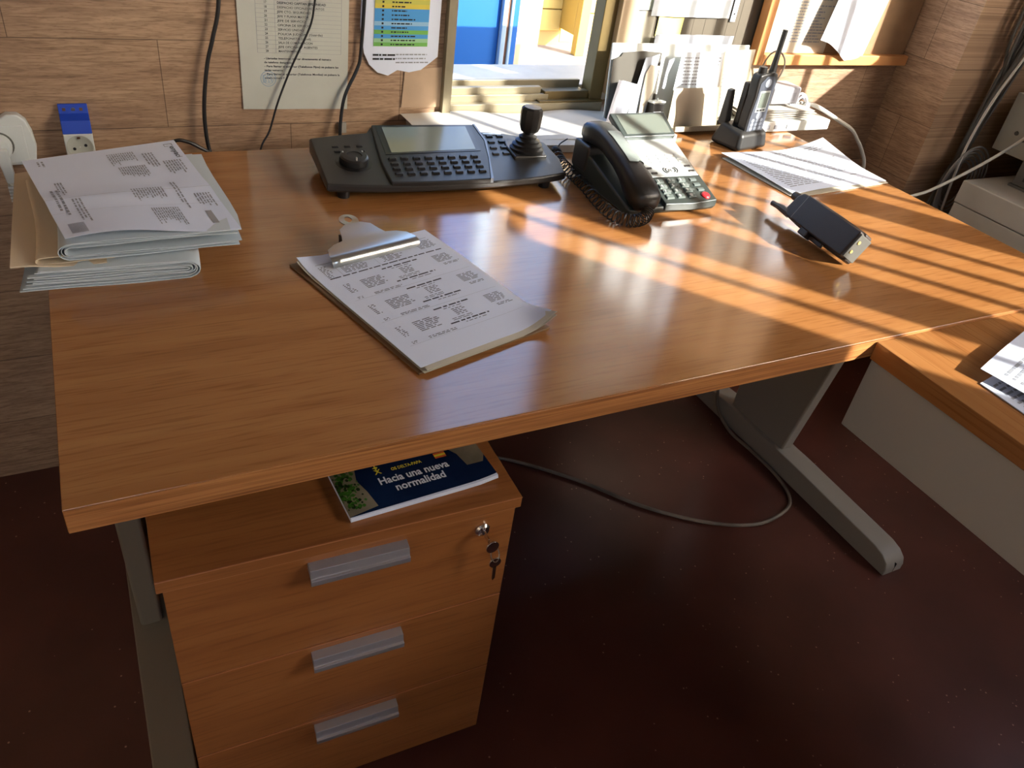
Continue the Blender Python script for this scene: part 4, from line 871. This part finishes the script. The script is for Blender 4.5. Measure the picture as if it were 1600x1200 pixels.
for k, s_ in enumerate(('sonara numero 9', '\u2022 Para llamar al exterior (Telefonos Moviles) se pulsara la', 'teclas numeros', '\u2022 Para llamar al exterior (Telefonos Fijos) se pulsara las', 'de telefono designado', '\u2022 Llamadas interiores: marcar directamente el numero')):
    text(b, S, s_.replace('\u2022', '-'), 0.21, 0.190+k*0.0235, 0.0050, 1, 0.025, len(s_)*0.00237, 0.0004)
b.mi = 3
for rr in (0.014, 0.010):
    n = 28; c_ = (0.24, 0.19); pts = [(c_[0]+rr*q*cos(2*pi*k/n)/S.U, c_[1]+rr*q*sin(2*pi*k/n)/S.V) for q in (1, 0.93) for k in range(n)]
    b.add([S(*p)+nrm(S, *p)*0.0004 for p in pts], [(k, (k+1) % n, n+(k+1) % n, n+k) for k in range(n)])
b.mi = 0; ink(b, S, lines(rng, 0.19, 0.165, 0.29, 0.215, 6, 0.5, 0.2, 0.03), 3)
b.mi = 4
tag(b.build('telephone_list', [GREENP, INK, INKL, STAMP, PAPER]), 'pale printed telephone list with a faint blue stamp taped to the wooden wall', 'paper')
S = surf((0.566, 0.9375, 0.832), (0.722, 0.9375, 0.832), (0.724, 0.9375, 1.13), (0.572, 0.9375, 1.13), lambda u, v: (0, -0.0015-0.001*sin(5*u), 0)); b = MB()
# sleeve with ragged lower edge
poly = [(0.02, 0.14), (0.09, 0.07), (0.20, 0.02), (0.34, 0.0), (0.46, 0.035), (0.62, 0.02), (0.78, 0.035), (0.90, 0.08), (1.0, 0.12), (1.0, 1.0), (0.0, 1.0), (-0.03, 0.6), (-0.035, 0.3)]
b.extr([S(u, v)+Vector((0, -0.0006, 0)) for u, v in poly], (0, 0.0015, 0))
bands = [(3, 0.184, 0.208), (4, 0.208, 0.232), (1, 0.232, 0.258), (3, 0.258, 0.283), (1, 0.283, 0.309), (2, 0.309, 0.334), (1, 0.334, 0.41), (5, 0.41, 0.437), (6, 0.437, 0.462), (5, 0.462, 0.56), (1, 0.56, 0.66), (3, 0.66, 0.76), (5, 0.76, 0.9)]
for mi, v0, v1 in bands: ink(b, S, [(0.135, v0, 0.845, v1)], mi, 0.0012)
for k in range(11): ink(b, S, lines(rng, 0.35, 0.189+k*0.0252, 0.68, 0.205+k*0.0252, 1, 0.5, 0.5, 0.05)+[(0.225, 0.1905+k*0.0252, 0.25, 0.202+k*0.0252)], 7, 0.0018)
ink(b, S, lines(rng, 0.13, 0.095, 0.42, 0.145, 2, 0.45, 0.0, 0.09), 7, 0.0014); ink(b, S, lines(rng, 0.43, 0.075, 0.88, 0.15, 3, 0.3, 0.1, 0.05), 8, 0.0014)
tag(b.build('colour_table_sheet', [PAPER, BLU, BLUL, GRN, GRNL, YEL, mat('print_olive', (186, 186, 84), 0.7), INKB, INKL]), 'white sheet with a blue, green and yellow table taped left of the window', 'paper')
b = MB(); b.extr([(0.650, 0.9385, 0.768), (0.7345, 0.9385, 0.768), (0.7345, 0.9385, 0.848), (0.70, 0.9385, 0.845), (0.655, 0.9385, 0.838)], (0, -0.001, 0))
tag(b.build('filler_panel', mat('filler_wood', (182, 154, 126), 0.6, vary=0.12)), 'small pale wood patch on the wall under the colour table sheet', 'panel')
b = MB(); b.prism([(0.52, 0.932), (0.535, 0.932), (0.535, 0.939), (0.52, 0.939)], 0.722, 0.742); tag(b.build('tape_piece', mat('tape_clear', (170, 168, 160), 0.2)), 'small piece of clear tape on the wall beside the rightmost black cable', 'tape')

# ---- sockets
t = thing('wall_socket', 'white wall socket with a plug in it at the left edge', 'socket', (-0.05, 0.93, 0.735))
b = MB(); pr = [(-0.125, 0.69), (-0.012, 0.69), (-0.006, 0.72), (-0.008, 0.745), (-0.014, 0.765), (-0.024, 0.775), (-0.040, 0.776), (-0.050, 0.770), (-0.060, 0.766), (-0.125, 0.766)]
b.extr([(x, 0.939, z) for x, z in pr], (0, -0.020, 0)); b.build('frame', WHITEP, t, bevel=0.003, seg=3)
MB().box(-0.098, -0.020, 0.9165, 0.9195, 0.695, 0.758).build('plate', WHITEP, t, bevel=0.002)
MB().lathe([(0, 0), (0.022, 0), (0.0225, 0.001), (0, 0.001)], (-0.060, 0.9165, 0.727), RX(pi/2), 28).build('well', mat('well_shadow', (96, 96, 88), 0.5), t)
t = thing('plug', 'white power plug with a ribbed strain relief in the left wall socket', 'plug', (-0.06, 0.90, 0.72))
MB().lathe([(0, 0), (0.0195, 0), (0.0195, 0.018), (0.017, 0.022), (0, 0.022)], (-0.060, 0.9155, 0.727), RX(pi/2), 24).build('plug_body', WHITEP, t)
b = MB(); b.hexa([(-0.059, 0.885, 0.672), (-0.045, 0.885, 0.672), (-0.045, 0.899, 0.672), (-0.059, 0.899, 0.672)], [(-0.066, 0.882, 0.730), (-0.048, 0.882, 0.730), (-0.048, 0.902, 0.730), (-0.066, 0.902, 0.730)]); b.build('grip', WHITEP, t, bevel=0.002)
for k in range(5): MB().box(-0.0595, -0.0435, 0.884, 0.900, 0.664-k*0.006, 0.6672-k*0.006).build('relief_rib', WHITEP, t)
MB().tube([(-0.052, 0.892, 0.672), (-0.050, 0.892, 0.64), (-0.044, 0.892, 0.60), (-0.035, 0.90, 0.55), (-0.03, 0.91, 0.40), (-0.03, 0.915, 0.02)], 0.0048, 10).build('lead', WCAB, t)
t = thing('bracket_socket', 'white socket in a blue bracket on the wall above the newspapers', 'socket', (0.06, 0.93, 0.74))
b = MB(); b.extr([(0.037, 0.938, 0.787), (0.037, 0.934, 0.787), (0.037, 0.931, 0.772), (0.037, 0.915, 0.765), (0.037, 0.909, 0.744), (0.037, 0.938, 0.744)], (0.045, 0, 0)); bl = b.build('bracket', BLUEP, t, bevel=0.001)
for x in (0.043, 0.069): MB().box(x, x+0.005, 0.9318, 0.934, 0.7745, 0.781).build('slot', mat('slot_brown', (96, 70, 56), 0.6) if x < 0.05 else bpy.data.materials['slot_brown'], bl)
MB().lathe([(0, 0), (0.0038, 0), (0.003, 0.0016), (0, 0.0018)], (0.0595, 0.9335, 0.778), RX(pi/2), 14).build('screw', STEEL, bl)
MB().box(0.037, 0.082, 0.908, 0.938, 0.675, 0.744).build('module', WHITEP, t, bevel=0.0015)
def ringz(c, r0, r1, dep, n=28):
    b = MB(); c = Vector(c)
    prof = [(r0, 0), (r0, -dep), (0.0, -dep)]
    vs = [c+Vector((r*cos(2*pi*k/n), -(z), r*sin(2*pi*k/n))) for r, z in ((r1, 0.0006), (r0, 0.0006), (r0*0.97, 0.0002), (0.001, 0.0002)) for k in range(n)]
    b.add(vs, [(i*n+k, i*n+(k+1) % n, (i+1)*n+(k+1) % n, (i+1)*n+k) for i in range(3) for k in range(n)]); return b
ringz((0.0595, 0.9078, 0.722), 0.0195, 0.0205, 0.001).build('socket_well', mat('socket_inner', (176, 180, 170), 0.4), t)
for dx in (-0.009, 0.009): MB().lathe([(0, 0), (0.0026, 0), (0.0026, 0.0006), (0, 0.0006)], (0.0595+dx, 0.9076, 0.722+dx*0.3), RX(pi/2), 12).build('pin_hole', INKB, t)
for dz in (-0.017, 0.017): MB().box(0.057, 0.062, 0.905, 0.908, 0.722+dz-0.002, 0.722+dz+0.002).build('earth_clip', CHROME, t, bevel=0.0005)

# ---- black cables on the wall
b = MB(); b.tube([(0.318, 0.925, 1.10), (0.311, 0.925, 0.961), (0.296, 0.925, 0.90), (0.283, 0.925, 0.857), (0.272, 0.922, 0.80), (0.268, 0.92, 0.75), (0.271, 0.915, 0.702), (0.285, 0.90, 0.66), (0.30, 0.89, 0.5)], 0.0036, 10)
tag(b.build('black_cable', RUB), 'thick black cable hanging down the wall left of the telephone list', 'cable')
b = MB(); b.tube([(0.13, 0.90, 0.66), (0.17, 0.89, 0.715), (0.209, 0.885, 0.735), (0.230, 0.885, 0.733), (0.250, 0.885, 0.722), (0.272, 0.888, 0.704), (0.30, 0.89, 0.66)], 0.0032, 8)
tag(b.build('black_cable', RUB), 'short black cable arching behind the desk at the newspaper pile', 'cable')
b = MB(); b.tube([(0.50, 0.93, 1.10), (0.477, 0.93, 0.967), (0.470, 0.93, 0.93), (0.458, 0.93, 0.902), (0.43, 0.928, 0.85), (0.402, 0.925, 0.788), (0.383, 0.922, 0.735), (0.36, 0.915, 0.688), (0.35, 0.90, 0.55)], 0.0019, 8)
tag(b.build('black_cable', RUB), 'thin black cable slanting across the telephone list', 'cable')
b = MB(); b.tube([(0.572, 0.93, 1.10), (0.568, 0.93, 0.97), (0.562, 0.93, 0.875), (0.555, 0.93, 0.845), (0.530, 0.925, 0.798), (0.520, 0.92, 0.75), (0.515, 0.91, 0.70), (0.51, 0.90, 0.60)], 0.0034, 8)
tag(b.build('black_cable', RUB), 'black cable hanging between the telephone list and the colour table sheet', 'cable')

# ---- floor cable
b = MB(); b.tube([(0.70, 0.70, 0.006), (0.835, 0.652, 0.006), (0.98, 0.522, 0.006), (1.083, 0.395, 0.006), (1.2, 0.298, 0.006), (1.315, 0.249, 0.006), (1.415, 0.258, 0.006), (1.466, 0.294, 0.006), (1.488, 0.37, 0.006), (1.488, 0.463, 0.007), (1.483, 0.56, 0.010), (1.488, 0.635, 0.06), (1.485, 0.65, 0.25), (1.47, 0.65, 0.55), (1.45, 0.68, 0.70)], 0.0042, 8)
tag(b.build('floor_cable', GCAB), 'dirty grey cable looping over the dark floor beside the right desk leg', 'cable')

# ---- things in the far right corner
t = thing('white_cabinet', 'low light grey metal cabinet behind the right end of the desk', 'cabinet', (2.4, 0.35, 0))
MB().box(2.15, 2.75, 0.02, 0.652, 0.0, 0.575).build('body', GBOX, t, bevel=0.002)
MB().box(2.148, 2.752, 0.018, 0.654, 0.577, 0.638).build('lid', GBOX, t, bevel=0.003)
t = thing('network_switch', 'dark grey network unit standing on the light grey cabinet', 'network unit', (2.43, 0.45, 0.64))
b = MB(); b.box(2.265, 2.6, 0.30, 0.595, 0.645, 0.74); b.build('case', SERV, t, bevel=0.003)
b = MB()
for k in range(6): b.box(2.2635, 2.265, 0.37+k*0.035, 0.395+k*0.035, 0.66, 0.725)
b.build('vent_slot', BLK, t); MB().box(2.26, 2.605, 0.295, 0.60, 0.6385, 0.645).build('base', SERV, t)
t = thing('wall_cabinet', 'light grey wall cabinet behind the hanging cables at the right edge', 'cabinet', (2.5, 0.5, 0.70))
MB().box(2.30, 2.85, 0.10, 0.712, 0.698, 0.850).build('body', mat('cabinet_grey', (170, 168, 158), 0.5), t, bevel=0.002)  # one even light grey over the whole cabinet
for y, z in ((0.665, 0.755), (0.64, 0.745)): MB().lathe([(0, 0), (0.006, 0), (0.005, 0.003), (0, 0.003)], (2.30, y, z), RY(-pi/2), 12).build('screw', SERV, t)
CG = mat('grey_bundle', (92, 90, 86), 0.45)
rng = random.Random(2)
for k in range(14):
    b = MB(); o1 = rng.uniform(-0.035, 0.035); o2 = rng.uniform(-0.03, 0.03); oy = rng.uniform(-0.02, 0.02); 
    pts = [(2.245+o1, 0.73+oy, 1.25), (2.235+o1, 0.73+oy, 0.98), (2.236+o2, 0.735+oy*0.5, 0.85), (2.225+o2*0.8, 0.74, 0.70), (2.215+o1*0.8, 0.74, 0.60), (2.19+o1, 0.735, 0.45)]
    b.tube(pts, 0.0042, 6)
    tag(b.build('bundled_cable', CG), 'dark grey cable in the thick bundle hanging at the right wall corner', 'cable', 'cables hanging in the dark bundle at the right')
for k in range(6):
    b = MB(); r_ = 0.055+k*0.009; b.tube([(2.215+r_*0.9*cos(a), 0.715-k*0.004, 0.60+r_*1.1*sin(a)) for a in [2*pi*j/20 for j in range(21)]], 0.0026, 6, smooth=2)
    tag(b.build('cable_coil', mat('coil_grey', (120, 116, 112), 0.5) if k == 0 else bpy.data.materials['coil_grey']), 'ring of grey cable in the coil hanging below the dark bundle', 'cable', 'rings of the coiled grey cable')
b = MB(); b.tube([(2.33, 0.70, 1.15), (2.245, 0.70, 0.965), (2.19, 0.70, 0.84), (2.168, 0.70, 0.72), (2.175, 0.70, 0.62), (2.20, 0.705, 0.5), (2.21, 0.70, 0.3)], 0.0035, 8)
tag(b.build('white_cable', WCAB), 'thin pale cable hanging in front of the dark cable bundle', 'cable')
b = MB(); b.tube([(2.45, 0.60, 0.90), (2.33, 0.62, 0.80), (2.24, 0.63, 0.73), (2.13, 0.64, 0.668), (2.02, 0.65, 0.618), (1.90, 0.66, 0.575), (1.80, 0.68, 0.4), (1.78, 0.70, 0.01)], 0.0040, 8)
tag(b.build('white_cable', WCAB), 'white cable crossing low from the right edge towards the desk', 'cable')
